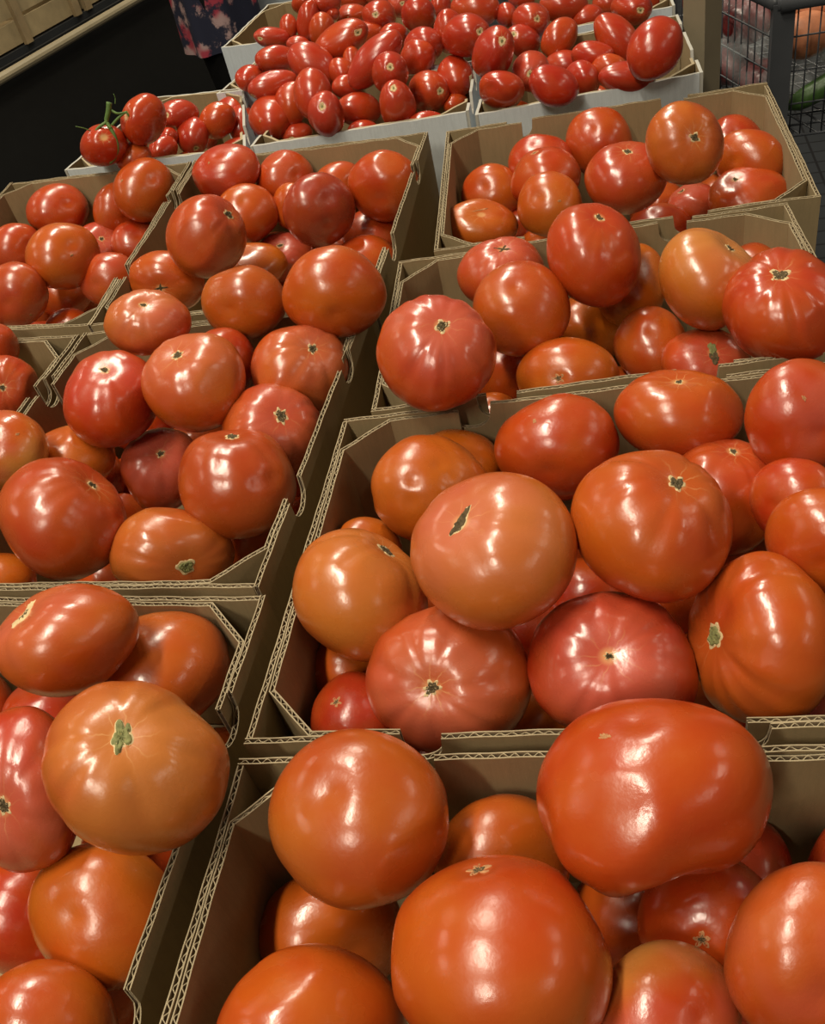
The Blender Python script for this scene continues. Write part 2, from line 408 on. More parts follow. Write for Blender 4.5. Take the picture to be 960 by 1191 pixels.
DATA = '''A1|A|0|0.5|-0.0727 0.2746 0.0163|-.0252 -.0387 .0084 -.0346 .0268 .0047 -.0067 -.0027 -.0445|-||0.75 0.1 0.1 0.15|big orange-brown tomato with a dull bruised top at the back-left corner of the nearest box
A2|A|0|0.4|-0.0019 0.2620 -0.0485|.0301 -.0206 -.0110 -.0054 -.0220 .0276 -.0217 -.0200 -.0215|-||0.8 0.0 0.1 0.1|orange beefsteak tomato wedged between the large bruised one and the giant lobed one
A3|A|0|1.0|0.0773 0.2356 0.0309|-.0143 -.0528 -.0011 -.0441 .0140 -.0179 .0204 -.0048 -.0466|m|0.155 0.268 -0.951|0.3 0.0 0.0 0.0|giant lobed red tomato with a notched underside lying over the cardboard rim
A4|A|0|0.5|-0.0161 0.1864 0.0069|.0446 .0227 -.0025 .0166 -.0378 -.0359 -.0171 .0289 -.0409|b||0.5 0.0 0.05 0.0|huge smooth orange-red tomato at bottom centre with a tiny dot scar on top
A5|A|0|0.4|-0.1178 0.2710 -0.0989|-.0277 -.0259 -.0190 -.0234 .0088 .0280 -.0112 .0315 -.0213|-||0.7 0.0 0.0 0.3|shaded orange tomato tucked under the big orange-brown one beside the cardboard wall
A6|A|0|0.4|-0.1194 0.1877 -0.0279|-.0399 -.0165 -.0153 -.0159 .0209 .0313 -.0017 .0353 -.0254|-||0.5 0.0 0.0 0.0|orange-red tomato cut off by the bottom edge, left of the huge smooth one
A7|A|0|0.4|0.0549 0.1508 -0.0237|-.0066 .0326 -.0140 .0258 .0132 .0135 .0173 -.0074 -.0281|-||0.4 0.9 0.7 0.0|pale pinkish yellow tomato at the bottom edge of the nearest right-hand box
A8|A|0|0.5|0.0942 0.1962 -0.0410|.0215 .0248 .0114 .0152 -.0183 .0180 .0207 -.0044 -.0241|b||0.15 0.0 0.0 0.25|shaded dark red tomato with a small star scar under the giant lobed tomato
A8b|A|0|0.4|0.1257 0.2352 -0.0843|-.0324 .0086 .0088 .0048 .0322 -.0041 -.0109 -.0026 -.0319|-||0.1 0.0 0.0 0.35|small dark red tomato peeking out behind the star-scarred one under the giant tomato
A9|A|0|0.4|0.1266 0.1536 -0.0005|-.0394 -.0069 .0091 -.0029 .0243 .0280 -.0133 .0275 -.0250|-||0.4 0.5 0.1 0.0|rosy orange-red tomato cut off by the right edge in the nearest box
A10|A|0|0.3|0.0640 0.2286 -0.0891|-.0167 -.0313 .0053 -.0322 .0131 -.0048 .0018 -.0082 -.0345|-||0.4 0.0 0.0 0.5|dark tomato deep in the gap beside the huge smooth tomato
A11|A|0|0.3|0.1937 0.2163 -0.0796|.0080 -.0276 .0020 -.0167 -.0064 .0201 -.0194 -.0089 -.0186|-||0.1 0.3 0.0 0.1|sliver of a red tomato at the right edge above the rosy one
B1|B|0|0.6|0.0421 0.4133 0.0503|-.0095 .0459 -.0220 -.0471 -.0166 -.0039 -.0083 .0159 .0462|e||0.85 0.55 0.2 0.0|large pink-shouldered orange tomato with a long brown stem scar, topmost in the middle right box
B2|B|0|0.7|0.1453 0.4012 0.0473|-.0273 -.0341 .0185 .0363 -.0302 -.0036 .0144 .0125 .0432|s||0.55 0.1 0.0 0.2|large brownish red tomato with a square stem scar next to the topmost pink-shouldered one
B3|B|0|0.5|-0.0499 0.4591 -0.0052|-.0242 .0216 .0340 -.0190 -.0423 .0150 .0362 -.0063 .0317|s||0.75 0.15 0.25 0.0|orange tomato against the left wall of the middle right box, small scar at upper right
B4|B|0|1.3|0.0218 0.5558 -0.0152|.0161 .0357 -.0208 .0279 .0049 .0330 .0278 -.0264 -.0203|-||0.85 0.1 0.1 0.05|orange creased tomato behind the topmost pink-shouldered one
B5|B|0|0.4|0.0469 0.6006 -0.0402|-.0119 -.0310 -.0130 -.0312 .0046 .0174 -.0138 .0171 -.0286|-||0.9 0.0 0.1 0.0|small orange tomato peeking over the creased orange one
B6|B|0|0.8|0.1246 0.5707 -0.0164|.0362 .0218 .0156 -.0106 -.0145 .0387 .0225 -.0343 -.0086|m|0.275 -0.847 -0.454|0.25 0.15 0.0 0.0|red tomato with two scuff marks at the back wall of the middle right box
B7|B|0|0.6|0.2209 0.5550 -0.0021|-.0438 .0091 .0028 -.0043 -.0410 .0013 .0052 .0037 .0388|s||0.35 0.0 0.05 0.0|wide flat orange-red tomato in front of the tomato with the double brown scar
B8|B|0|0.5|0.2917 0.4940 0.0162|.0314 .0204 .0032 .0049 -.0124 .0372 .0205 -.0317 -.0114|m|0.162 -0.649 -0.743|0.2 0.95 0.1 0.0|pink tomato at the right edge on the cardboard rim
B9|B|0|0.6|0.2306 0.4878 -0.0327|.0376 -.0030 .0115 .0057 .0428 .0079 -.0119 -.0019 .0433|s||0.3 0.1 0.0 0.0|orange-red tomato half hidden behind the large brownish red one
B10|B|0|0.4|0.2491 0.3788 0.0134|.0249 -.0113 .0192 -.0213 -.0020 .0264 -.0082 -.0317 -.0086|-||0.45 0.1 0.0 0.0|orange-red tomato cut off by the right edge above the big folded one
B11|B|0|1.1|0.1879 0.3375 -0.0103|-.0224 .0001 -.0413 -.0040 -.0488 -.0021 -.0441 .0004 .0223|g||0.55 0.05 0.05 0.0|big orange tomato with a deep fold and a pale cream stem end facing left
B12|B|0|1.0|0.0975 0.3526 -0.0163|.0038 .0502 -.0078 -.0391 -.0028 -.0221 -.0194 .0077 .0408|s||0.15 0.5 0.0 0.0|angular red tomato with a pinched star scar facing the viewer
B13|B|0|0.9|-0.0061 0.3808 -0.0252|.0498 -.0008 -.0157 -.0116 .0335 -.0313 .0096 .0318 .0347|s||0.45 0.5 0.1 0.05|pinkish brown tomato with a round grey scar in a shiny dimple beside the cardboard notch
B14|B|0|0.4|-0.0761 0.3945 -0.0583|.0109 .0268 .0085 .0282 -.0123 .0020 .0056 .0070 -.0294|b||0.15 0.1 0.0 0.1|small red tomato in the front-left corner of the middle right box
B15|B|0|0.3|0.2576 0.4357 -0.0032|-.0172 .0014 .0223 .0173 .0188 .0121 -.0142 .0211 -.0123|-||0.2 0.4 0.0 0.25|small rosy tomato in the gap above the right-edge tomato
B16|B|0|0.3|0.2158 0.3302 -0.1004|.0260 .0292 -.0028 .0241 -.0245 -.0093 -.0101 .0066 -.0345|-||0.15 0.0 0.0 0.45|dark red tomato in shade under the big folded one
B17|B|0|0.3|-0.0434 0.5442 -0.0474|.0229 .0086 -.0138 .0139 -.0192 .0123 -.0069 -.0165 -.0199|-||0.85 0.0 0.1 0.1|sliver of an orange tomato above the one against the left wall
B18|B|0|0.3|0.0477 0.3907 -0.0995|-.0231 .0218 .0121 .0236 .0261 .0052 -.0064 .0135 -.0321|-||0.8 0.0 0.0 0.3|shaded orange tomato deep between the angular red and the pinkish brown ones
B19|B|0|0.3|0.1217 0.4762 -0.1056|.0287 .0201 -.0116 .0200 -.0131 .0282 .0109 -.0283 -.0209|-||0.2 0.0 0.0 0.5|dark red tomato deep under the two largest of the middle right box
B20|B|0|0.3|-0.0736 0.4504 -0.0745|-.0051 .0243 -.0155 .0130 .0156 .0207 .0255 -.0036 -.0135|-||0.6 0.0 0.0 0.45|shaded tomato under the left wall tomato in the middle right box
B21|B|0|0.3|0.0659 0.4528 -0.0916|-.0015 -.0268 -.0067 -.0264 -.0009 .0068 -.0067 .0062 -.0258|-||0.2 0.0 0.0 0.5|dark red tomato in the gap below the topmost pink-shouldered one
B22|B|0|0.3|0.1835 0.4494 -0.1004|.0228 -.0097 .0103 -.0115 -.0063 .0243 -.0059 -.0259 -.0086|-||0.15 0.0 0.0 0.5|dark red tomato in the gap right of the angular pinched one
C1|C|0|1.0|0.0542 0.6529 0.0480|-.0445 -.0136 .0080 .0093 -.0410 -.0202 .0132 -.0169 .0412|s||0.2 0.5 0.05 0.0|lobed pinkish red tomato with a brown scar in the front-left corner of its box
C2|C|0|0.6|0.1533 0.8514 -0.0067|-.0261 .0307 .0032 -.0286 -.0250 -.0090 -.0033 -.0083 .0371|k||0.25 0.4 0.0 0.0|red tomato with a cracked dry top at the back wall, second from the left
C3|C|0|0.4|0.1508 0.7646 0.0018|-.0404 .0138 .0067 .0160 .0353 .0198 .0020 .0208 -.0381|-||0.5 0.35 0.05 0.05|smooth pinkish brown tomato with a ring-shaped shine
C4|C|0|0.4|0.2290 0.7835 0.0249|-.0117 .0381 .0099 -.0457 -.0099 -.0048 -.0071 -.0150 .0474|s||0.25 0.1 0.0 0.0|tall red tomato standing at the back rim, in front of the two-box boundary
C5|C|0|0.4|0.2744 0.8103 -0.0358|.0031 -.0238 .0260 -.0219 .0207 .0236 -.0336 -.0173 -.0119|-||0.9 0.0 0.25 0.0|orange tomato between the tall red one and the half orange one
C6|C|0|0.5|0.3124 0.7100 0.0120|.0094 -.0344 .0241 .0439 .0079 -.0048 .0009 .0271 .0364|s||0.95 0.35 0.5 0.0|half orange, half red tomato with a dark pit scar
C7|C|0|1.0|0.3430 0.6300 0.0157|-.0344 -.0280 -.0094 .0317 -.0376 -.0049 .0009 -.0110 .0483|s||0.25 0.1 0.0 0.0|big red tomato with a sunken scar at the right edge
C8|C|0|0.9|0.2985 0.6780 -0.0556|.0160 .0336 -.0013 -.0271 .0080 -.0207 -.0167 .0065 .0276|d||0.2 0.3 0.0 0.0|red tomato with a long double brown-green scar
C9|C|0|0.5|0.2686 0.7363 -0.0620|-.0204 -.0255 .0062 -.0248 .0232 .0133 -.0150 .0072 -.0328|-||0.5 0.1 0.0 0.05|orange-red tomato between the orange domed one and the double-scarred one
C10|C|0|0.3|0.1730 0.6983 -0.0445|.0392 .0105 .0172 -.0101 -.0256 .0287 .0140 -.0266 -.0228|b||0.65 0.05 0.1 0.0|orange domed tomato behind the front rim with a tiny dimple
C11|C|0|0.3|0.2367 0.8353 -0.0902|.0298 .0197 -.0093 .0179 -.0189 .0243 .0062 -.0238 -.0245|-||0.75 0.0 0.1 0.25|dull orange tomato in the hollow below the tall red one
C12|C|0|0.3|0.4008 0.8021 -0.0558|-.0226 -.0091 .0142 -.0047 .0287 .0097 -.0150 .0087 -.0250|-||0.4 0.2 0.0 0.1|sliver of a tomato between the half orange one and the big red one
C13|C|0|0.3|0.1341 0.8097 -0.0994|-.0354 .0009 -.0002 -.0008 .0044 .0368 .0007 .0375 -.0032|-||0.3 0.0 0.0 0.5|dark red tomato deep between the pinkish red and the orange domed ones
C14|C|0|0.3|0.1031 0.7401 -0.1016|-.0009 -.0292 .0036 -.0277 .0021 .0008 .0002 -.0024 -.0272|-||0.6 0.0 0.0 0.1|bit of orange tomato at the front wall beside the notch
C15|C|0|0.3|0.2382 0.7397 -0.1119|-.0210 .0169 .0008 .0159 .0184 .0109 .0064 .0084 -.0242|-||0.5 0.0 0.0 0.1|small bit of orange tomato right of the orange domed one
D1|D|0|0.5|0.1700 1.0526 -0.0485|.0213 -.0378 .0024 .0239 .0173 -.0205 .0093 .0126 .0274|c||0.6 0.0 0.1 0.0|orange-red flattened tomato with a crease in the near left corner of the far right box
D2|D|0|0.3|0.2087 1.1493 -0.0574|-.0313 -.0131 .0178 .0013 .0301 .0204 -.0179 .0164 -.0249|-||0.5 0.05 0.05 0.0|orange-red tomato behind the creased one by the left wall
D3a|D|0|0.4|0.2781 1.1537 -0.0345|-.0279 -.0273 .0076 -.0222 .0287 .0092 -.0084 .0031 -.0341|-||0.2 0.3 0.0 0.0|rosy tomato top showing behind the wide double-shouldered one
D3|D|0|0.5|0.2650 1.0843 -0.0241|-.0367 -.0142 .0117 -.0148 .0372 -.0060 -.0063 -.0088 -.0381|b||0.3 0.15 0.0 0.0|wide red-orange tomato with a little star mark under the rosy one
D4|D|0|0.3|0.2485 1.0142 -0.0286|.0274 .0143 .0190 .0018 -.0313 .0186 .0214 -.0142 -.0251|m|0.374 0.555 -0.743|0.7 0.1 0.1 0.0|orange-brown tomato with a faint grey mark in front of the wide one
D5|D|0|0.4|0.3536 1.1453 -0.0257|.0099 -.0343 .0176 -.0357 .0022 .0208 -.0216 -.0164 -.0312|-||0.35 0.15 0.0 0.0|smooth red tomato at the back wall of the far right box
D6|D|0|0.5|0.3344 0.9901 -0.0081|.0177 -.0401 .0014 .0391 .0177 -.0081 .0063 .0053 .0424|s||0.25 0.1 0.0 0.05|big red tomato with a small tan scar in the middle of the far right box
D7|D|0|0.4|0.3870 0.9485 0.0337|-.0156 -.0350 .0001 .0186 -.0083 -.0345 .0338 -.0122 .0189|s||0.6 0.05 0.1 0.0|tall orange-red tomato with a dark square scar leaning on the back wall
D8|D|0|0.3|0.5149 1.0998 -0.0579|.0048 -.0320 .0096 -.0311 .0012 .0182 -.0205 -.0077 -.0290|-||0.15 0.1 0.0 0.05|small red tomato behind the tall one at the back-right corner
D9|D|0|0.4|0.4855 0.9986 -0.0322|.0132 -.0187 .0298 -.0317 .0108 .0160 -.0167 -.0258 -.0147|-||0.5 0.05 0.0 0.0|smooth orange-red tomato beside the right wall
D10|D|0|0.6|0.4675 0.9630 -0.0565|-.0068 .0356 -.0190 -.0376 -.0123 .0002 -.0033 .0124 .0335|s||0.4 0.1 0.0 0.0|flat orange-red tomato with a tan scar in the near right corner
D11|D|0|0.3|0.4453 1.0636 -0.1009|.0023 .0264 -.0165 -.0284 .0036 .0086 .0089 .0097 .0238|s||0.15 0.6 0.0 0.0|pinkish red tomato low between the tall one and the flat one
D12|D|0|0.3|0.3874 1.0268 -0.1003|-.0289 .0187 .0071 .0213 .0243 .0052 -.0006 .0049 -.0295|-||0.1 0.2 0.0 0.0|red tomato low at the front wall behind the round notch
D14|D|0|0.3|0.2319 1.1182 -0.0945|.0169 .0055 .0109 -.0104 -.0043 .0168 .0059 -.0187 -.0015|-||0.2 0.6 0.0 0.1|sliver of a rosy tomato between the creased one and the orange-brown one
E1|E|0|0.5|-0.1276 1.2933 0.0057|.0378 -.0234 .0043 -.0209 -.0310 .0146 -.0049 -.0102 -.0356|m|-0.111 0.341 -0.934|0.15 0.55 0.0 0.0|rosy red tomato lying on the back rim at the back-left corner
E2|E|0|0.3|-0.0517 1.2953 -0.0261|.0272 -.0195 -.0209 .0051 -.0239 .0285 -.0258 -.0212 -.0145|-||0.25 0.6 0.05 0.0|pinkish tomato by the back wall next to the rosy red one
E3|E|0|0.3|-0.1133 1.2256 -0.0295|.0347 .0178 -.0055 .0170 -.0258 .0235 .0068 -.0226 -.0304|-||0.5 0.1 0.0 0.0|orange-red tomato behind the large split-lobed one
E4|E|0|0.5|-0.1500 1.0655 0.0220|-.0165 -.0206 .0415 .0212 -.0413 -.0092 .0353 .0129 .0261|s||0.4 0.2 0.0 0.0|large red-orange tomato with a lobe at its right and a small scar
E5|E|0|0.3|-0.0509 1.2342 -0.0402|-.0189 -.0130 .0123 .0028 .0152 .0228 -.0213 .0176 -.0076|-||0.55 0.1 0.0 0.0|orange-red tomato partly hidden by the purplish one
E6|E|0|0.5|-0.0144 1.1672 -0.0276|.0414 -.0149 -.0074 .0095 .0018 .0435 -.0120 -.0427 .0045|-||0.15 0.4 0.0 0.35|purplish dark red tomato with a dent, topmost at the back of its box
E7|E|0|0.3|0.0218 1.2715 -0.0455|-.0274 -.0171 -.0181 -.0191 .0047 .0266 -.0064 .0277 -.0120|-||0.4 0.3 0.0 0.0|small tomato top at the back wall right of the purplish one
E8|E|0|0.6|0.0779 1.1906 -0.0279|.0001 .0441 .0162 -.0033 -.0159 .0418 .0435 -.0015 .0016|-||0.35 0.1 0.0 0.0|red-orange tomato in the back-right corner
E9|E|0|0.3|0.0466 1.2100 -0.0980|-.0349 -.0166 .0051 -.0131 .0327 .0091 -.0057 .0055 -.0341|-||0.25 0.3 0.0 0.05|rosy tomato under the back-right corner one
E10|E|0|0.3|0.0255 1.1429 -0.0990|-.0329 -.0221 .0054 -.0177 .0308 .0086 -.0055 .0040 -.0342|-||0.35 0.2 0.0 0.0|orange-red tomato against the right wall behind the big smooth one
E11|E|0|0.5|-0.0804 1.2082 -0.0955|-.0253 -.0312 .0006 .0245 -.0192 -.0167 .0122 -.0056 .0303|s||0.2 0.5 0.0 0.0|red tomato with a little star scar in the middle of its box
E12|E|0|0.5|-0.1216 1.1470 -0.0682|-.0439 .0053 .0058 .0067 .0355 .0112 .0008 .0066 -.0345|-||0.8 0.1 0.1 0.0|orange tomato directly behind the dull orange one with a flat shine
E13|F|0|0.4|-0.1093 0.8614 0.0307|-.0067 -.0370 .0166 -.0092 .0163 .0321 -.0328 .0020 -.0134|-||0.85 0.05 0.15 0.15|dull orange tomato with an angular flat shine left of the big smooth one
E14|E|0|0.5|-0.0187 0.8214 0.0352|.0465 .0066 .0043 -.0051 .0019 .0440 .0043 -.0429 .0005|-||0.6 0.05 0.05 0.0|big smooth orange tomato with window-like shine at the right wall
E15|E|0|0.4|-0.2176 1.0760 -0.0260|.0430 .0093 -.0045 -.0060 .0062 -.0375 -.0117 .0329 .0113|k||0.5 0.05 0.0 0.0|orange-red tomato with a dried stalk mark by the left wall
F1|F|0|0.5|-0.2042 0.8433 0.0469|-.0121 -.0356 .0081 .0288 -.0133 -.0144 .0141 .0047 .0300|s||0.7 0.55 0.2 0.0|orange tomato with a pinkish face and star scar lying over the cardboard corner
F2|F|0|0.8|-0.2467 0.7635 0.0181|-.0078 .0406 .0102 -.0436 -.0067 -.0013 -.0016 -.0079 .0432|s||0.15 0.25 0.0 0.0|bright red tomato with a round white scuff on its left side
F3|F|0|0.6|-0.1630 0.7452 0.0259|.0429 .0128 -.0044 -.0140 .0431 -.0075 .0019 .0093 .0454|s||0.6 0.4 0.1 0.0|large orange-red tomato with a square scar left on its top, second from the left
F4|F|0|0.3|-0.1444 0.8126 -0.0049|.0161 -.0274 .0025 -.0026 -.0005 .0345 -.0280 -.0213 -.0000|-||0.15 0.2 0.0 0.1|red tomato peeking behind the large square-scarred one
F5|F|0|0.8|-0.0688 0.7723 -0.0080|-.0289 .0225 .0255 -.0337 -.0254 -.0117 .0066 -.0243 .0352|s||0.55 0.45 0.1 0.0|orange-brown tomato with a dark rectangular scar next to the right wall
F6|F|0|0.7|-0.1047 0.7045 -0.0226|.0133 -.0394 .0170 .0379 .0028 -.0230 .0187 .0211 .0342|s||0.4 0.4 0.0 0.05|red-brown tomato with a round grey scar ringed in cream
F7|F|0|0.5|-0.1369 0.6258 -0.0088|-.0450 .0053 .0105 -.0026 -.0487 .0208 .0088 .0154 .0507|s||0.5 0.05 0.0 0.2|large brownish red tomato with dents on its right side, topmost in its box
F8|F|0|0.7|-0.2274 0.7468 -0.0596|-.0238 -.0256 .0118 .0214 -.0280 -.0156 .0193 -.0054 .0329|s||0.25 0.7 0.0 0.0|pinkish red tomato with a white star scar behind the large dented one
F9|F|0|0.6|-0.2041 0.5863 -0.0319|-.0007 -.0435 .0203 .0087 -.0156 -.0369 .0394 .0102 .0102|g||0.75 0.1 0.15 0.1|orange-brown tomato with a round green stem end facing the viewer
F10|F|0|0.6|-0.2805 0.6165 0.0087|.0115 .0249 .0410 -.0481 .0080 .0087 -.0024 -.0419 .0264|s||0.35 0.1 0.0 0.1|very large red-brown tomato at the left edge with a tiny square scar
F11|F|0|0.3|-0.3148 0.7921 -0.0797|-.0237 -.0079 -.0242 -.0227 .0216 .0146 .0115 .0253 -.0200|-||0.2 0.1 0.0 0.1|red tomato showing behind the very large left-edge one
F12|F|0|0.4|-0.3024 0.7549 -0.0254|.0115 .0365 .0036 .0319 -.0106 .0071 .0034 -.0013 -.0338|-||0.75 0.1 0.15 0.0|orange tomato by the left wall behind the very large one
F13|F|0|0.4|-0.3419 0.7257 0.0199|.0306 -.0161 .0048 -.0121 -.0180 .0256 -.0084 -.0229 -.0217|m|0.535 -0.516 -0.669|0.7 0.8 1.0 0.0|pale yellowish pink tomato cut off by the left edge
F14|F|0|0.3|-0.1653 0.6677 -0.0998|-.0006 -.0349 -.0050 -.0348 -.0011 .0112 -.0123 .0044 -.0343|-||0.4 0.0 0.0 0.5|dark tomato in the front-right corner in shade
F15|F|0|0.3|-0.3766 0.6400 -0.0586|.0085 -.0307 .0035 -.0283 -.0067 .0041 -.0019 -.0007 -.0303|-||0.7 0.0 0.0 0.2|bit of orange tomato at the left edge by the front wall
F16|F|0|0.3|-0.2690 0.8979 -0.0946|-.0369 -.0018 .0056 .0017 .0277 .0216 -.0040 .0198 -.0280|-||0.3 0.0 0.0 0.5|dark tomato deep under the bright red one with the white scuff
G1|G|0|0.3|-0.4006 1.4278 -0.0334|.0339 .0012 -.0280 .0232 -.0224 .0238 -.0136 -.0291 -.0178|-||0.35 0.35 0.0 0.0|rosy orange tomato by the back wall of the far left box
G2|G|0|0.4|-0.2552 1.3666 -0.0142|-.0187 -.0314 -.0242 -.0339 -.0025 .0269 -.0216 .0272 -.0244|m|0.259 0.798 -0.545|0.5 0.05 0.0 0.05|tall orange-red tomato resting on the box corner with a pale fleck
G3|G|0|0.3|-0.3110 1.3959 -0.0437|-.0307 .0024 -.0180 -.0193 -.0023 .0310 -.0023 .0367 .0025|-||0.4 0.4 0.0 0.0|rosy tomato behind the tall one on the box corner
G4|G|0|0.4|-0.3616 1.2113 -0.0145|-.0231 .0294 -.0288 .0094 .0349 .0241 .0326 .0044 -.0231|m|-0.24 -0.266 -0.934|0.6 0.1 0.0 0.0|wide orange-red tomato in the middle of the far left box
G5|G|0|0.4|-0.3505 1.3617 -0.0776|-.0125 -.0305 .0173 .0200 -.0218 -.0208 .0252 .0008 .0241|s||0.15 0.5 0.0 0.0|red tomato with a pale star scar between the wide one and the pink one
G6|G|0|0.3|-0.2909 1.3431 -0.0800|-.0210 -.0276 -.0111 -.0261 .0108 .0202 -.0108 .0185 -.0258|-||0.2 0.7 0.0 0.0|pink tomato below the tall one on the corner
G7|G|0|0.5|-0.3147 1.1973 -0.0566|.0135 -.0338 .0116 -.0157 .0027 .0325 -.0267 -.0174 -.0126|-||0.3 0.5 0.0 0.0|rosy red tomato against the right wall near the front of the far left box
G8|G|0|0.5|-0.4263 1.1681 -0.0317|-.0373 .0067 .0072 .0064 .0079 .0375 .0008 .0370 -.0068|m|-0.582 -0.562 -0.588|0.25 0.3 0.0 0.1|dark rosy tomato at the left edge in the front of the far left box
G9|G|0|0.3|-0.4653 1.3756 -0.0522|.0118 -.0241 -.0286 .0038 -.0298 .0224 -.0315 -.0109 -.0094|-||0.3 0.4 0.0 0.0|rosy tomato at the left edge behind the wide orange-red one
G10|G|0|0.3|-0.3953 1.2601 -0.0896|-.0162 -.0253 -.0186 -.0293 .0039 .0175 -.0104 .0214 -.0231|-||0.5 0.1 0.0 0.0|small orange-red tomato in front of the wide one
G11|G|0|0.3|-0.3876 1.1769 -0.1018|.0249 -.0167 .0026 -.0122 -.0168 .0192 -.0086 -.0153 -.0208|-||0.35 0.1 0.0 0.0|orange-red tomato low at the front wall of the far left box
H1|H|0|0.8|-0.3900 0.8996 -0.0146|.0260 .0175 .0108 -.0017 .0211 -.0256 -.0180 .0203 .0174|s||0.2 0.1 0.0 0.05|red ribbed tomato cut off by the left edge behind the low box wall
H2|H|0|0.3|-0.4075 0.9568 0.0055|-.0098 .0301 -.0043 -.0036 .0044 .0306 .0282 .0103 .0013|-||0.3 0.1 0.0 0.05|sliver of a red tomato above the ribbed left-edge one
I1|I|0|0.6|-0.2431 0.4431 0.0414|.0379 .0036 -.0235 -.0044 .0381 .0042 .0160 -.0062 .0378|t||0.6 0.4 0.05 0.0|orange-pink tomato with a torn cream stem crack at its upper left
I2|I|0|0.4|-0.2046 0.4587 -0.0257|-.0339 .0314 .0090 .0305 .0291 -.0010 -.0050 -.0001 -.0439|-||0.65 0.15 0.05 0.05|smooth orange tomato at the back-right corner of the nearest left box
I3|I|0|1.0|-0.1882 0.3247 0.0476|.0046 .0459 .0089 -.0443 .0020 -.0098 -.0108 -.0114 .0448|h||0.95 0.2 0.35 0.05|very large orange tomato with an open greenish scar, topmost in the nearest left box
I4|I|0|0.6|-0.2775 0.3596 0.0079|-.0094 .0333 -.0003 -.0331 -.0120 -.0306 -.0355 -.0034 .0247|s||0.2 0.5 0.05 0.0|tall rosy red tomato at the left edge behind the very large orange one
I5|I|0|0.4|-0.2509 0.2983 -0.0577|-.0270 .0324 .0063 .0327 .0169 .0155 .0129 .0128 -.0388|-||0.8 0.0 0.1 0.2|dull orange-brown tomato below the very large orange one
I6|I|0|0.4|-0.2804 0.2383 -0.0621|-.0150 -.0276 -.0192 -.0233 .0031 .0287 -.0224 .0274 -.0160|-||0.55 0.15 0.05 0.0|orange-red tomato at the bottom-left corner
I8|I|0|0.3|-0.3956 0.5306 -0.0918|-.0287 -.0148 .0015 -.0080 .0220 .0226 -.0110 .0214 -.0234|-||0.4 0.1 0.0 0.0|sliver of an orange-red tomato at the left edge under the torn one
I9|I|0|0.3|-0.2482 0.3612 -0.1011|-.0313 -.0193 -.0033 -.0161 .0312 .0027 .0036 .0050 -.0363|-||0.2 0.0 0.0 0.4|dark red tomato in shade between the very large orange one and the right wall
I10|I|0|0.3|-0.3309 0.4988 -0.1019|-.0207 -.0283 -.0013 -.0143 .0108 .0322 -.0265 .0200 -.0164|-||0.1 0.5 0.0 0.3|dim rosy tomato in the gap under the torn orange-pink one
I11|I|0|0.3|-0.3220 0.3343 -0.1008|.0190 -.0152 -.0291 -.0004 -.0282 .0217 -.0352 -.0108 -.0121|-||0.2 0.0 0.0 0.5|dark red tomato in the gap left of the dull orange-brown one
V1|K1|1|0.3|-0.2993 1.4322 0.0381|.0091 .0302 .0091 -.0131 .0123 -.0231 -.0215 .0016 .0152|v||0.2 0.0 0.0 0.0|red vine tomato
V2|K1|1|0.3|-0.2303 1.4493 0.0538|-.0235 .0092 -.0136 -.0014 -.0225 -.0186 -.0248 -.0138 .0135|v||0.35 0.0 0.0 0.0|red vine tomato
r1|K1|1|0.3|-0.1983 1.5978 0.0053|-.0048 .0243 -.0123 -.0073 -.0111 -.0203 -.0199 -.0000 .0090|s||0.15 0.3 0.0 0.0|red plum tomato lying on its side beside the vine tomatoes, pale end facing left
r2|K1|1|0.3|-0.1864 1.5720 -0.0220|.0048 .0252 .0013 .0099 .0006 -.0226 -.0207 .0079 -.0088|s||0.15 0.1 0.0 0.0|upright red plum tomato with a pale scar low on its front
r3|K1|1|0.3|-0.1417 1.5871 -0.0148|-.0273 -.0032 -.0096 -.0042 .0230 .0013 .0066 .0007 -.0197|-||0.5 0.0 0.0 0.0|orange-red plum tomato in the middle of the leftmost white box
r4|K1|1|0.3|-0.1170 1.6509 -0.0262|-.0212 .0170 .0015 -.0029 -.0055 .0228 .0141 .0155 .0039|-||0.3 0.2 0.0 0.0|plum tomato top behind the orange-red one in the leftmost white box
r5|K1|1|0.3|-0.1065 1.6079 -0.0399|.0096 -.0206 .0055 .0147 .0110 .0135 -.0151 -.0009 .0166|-||0.1 0.3 0.0 0.0|narrow red plum tomato right of the orange-red one
r6|K1|1|0.3|-0.0530 1.4901 -0.0032|.0300 .0127 .0007 -.0032 .0065 .0298 .0115 -.0264 .0061|m|-0.23 -0.707 -0.669|0.25 0.1 0.0 0.0|round dark red plum tomato above the right end of the leftmost box
r7|K1|1|0.3|-0.2329 1.5270 -0.0172|.0195 .0008 .0065 -.0057 -.0005 .0183 .0009 -.0181 -.0009|-||0.15 0.1 0.0 0.0|red plum tomato under the large vine tomato
r8|K1|1|0.3|-0.2261 1.5607 -0.0146|.0093 -.0123 -.0090 -.0039 -.0116 .0112 -.0125 -.0032 -.0086|-||0.1 0.3 0.0 0.0|small red plum tomato tip right of the large vine tomato
r9|K1|1|0.4|-0.2647 1.4384 0.0103|.0061 .0132 -.0164 -.0105 .0160 .0059 .0156 .0083 .0063|-||0.7 0.0 0.1 0.0|orange pointed plum tomato at the white front rim below the vine
r10|K1|1|0.3|-0.2044 1.5511 -0.0533|-.0042 .0021 -.0147 -.0138 -.0001 .0039 .0012 .0134 .0023|-||0.4 0.1 0.0 0.0|tip of a plum tomato at the white rim below the upright one
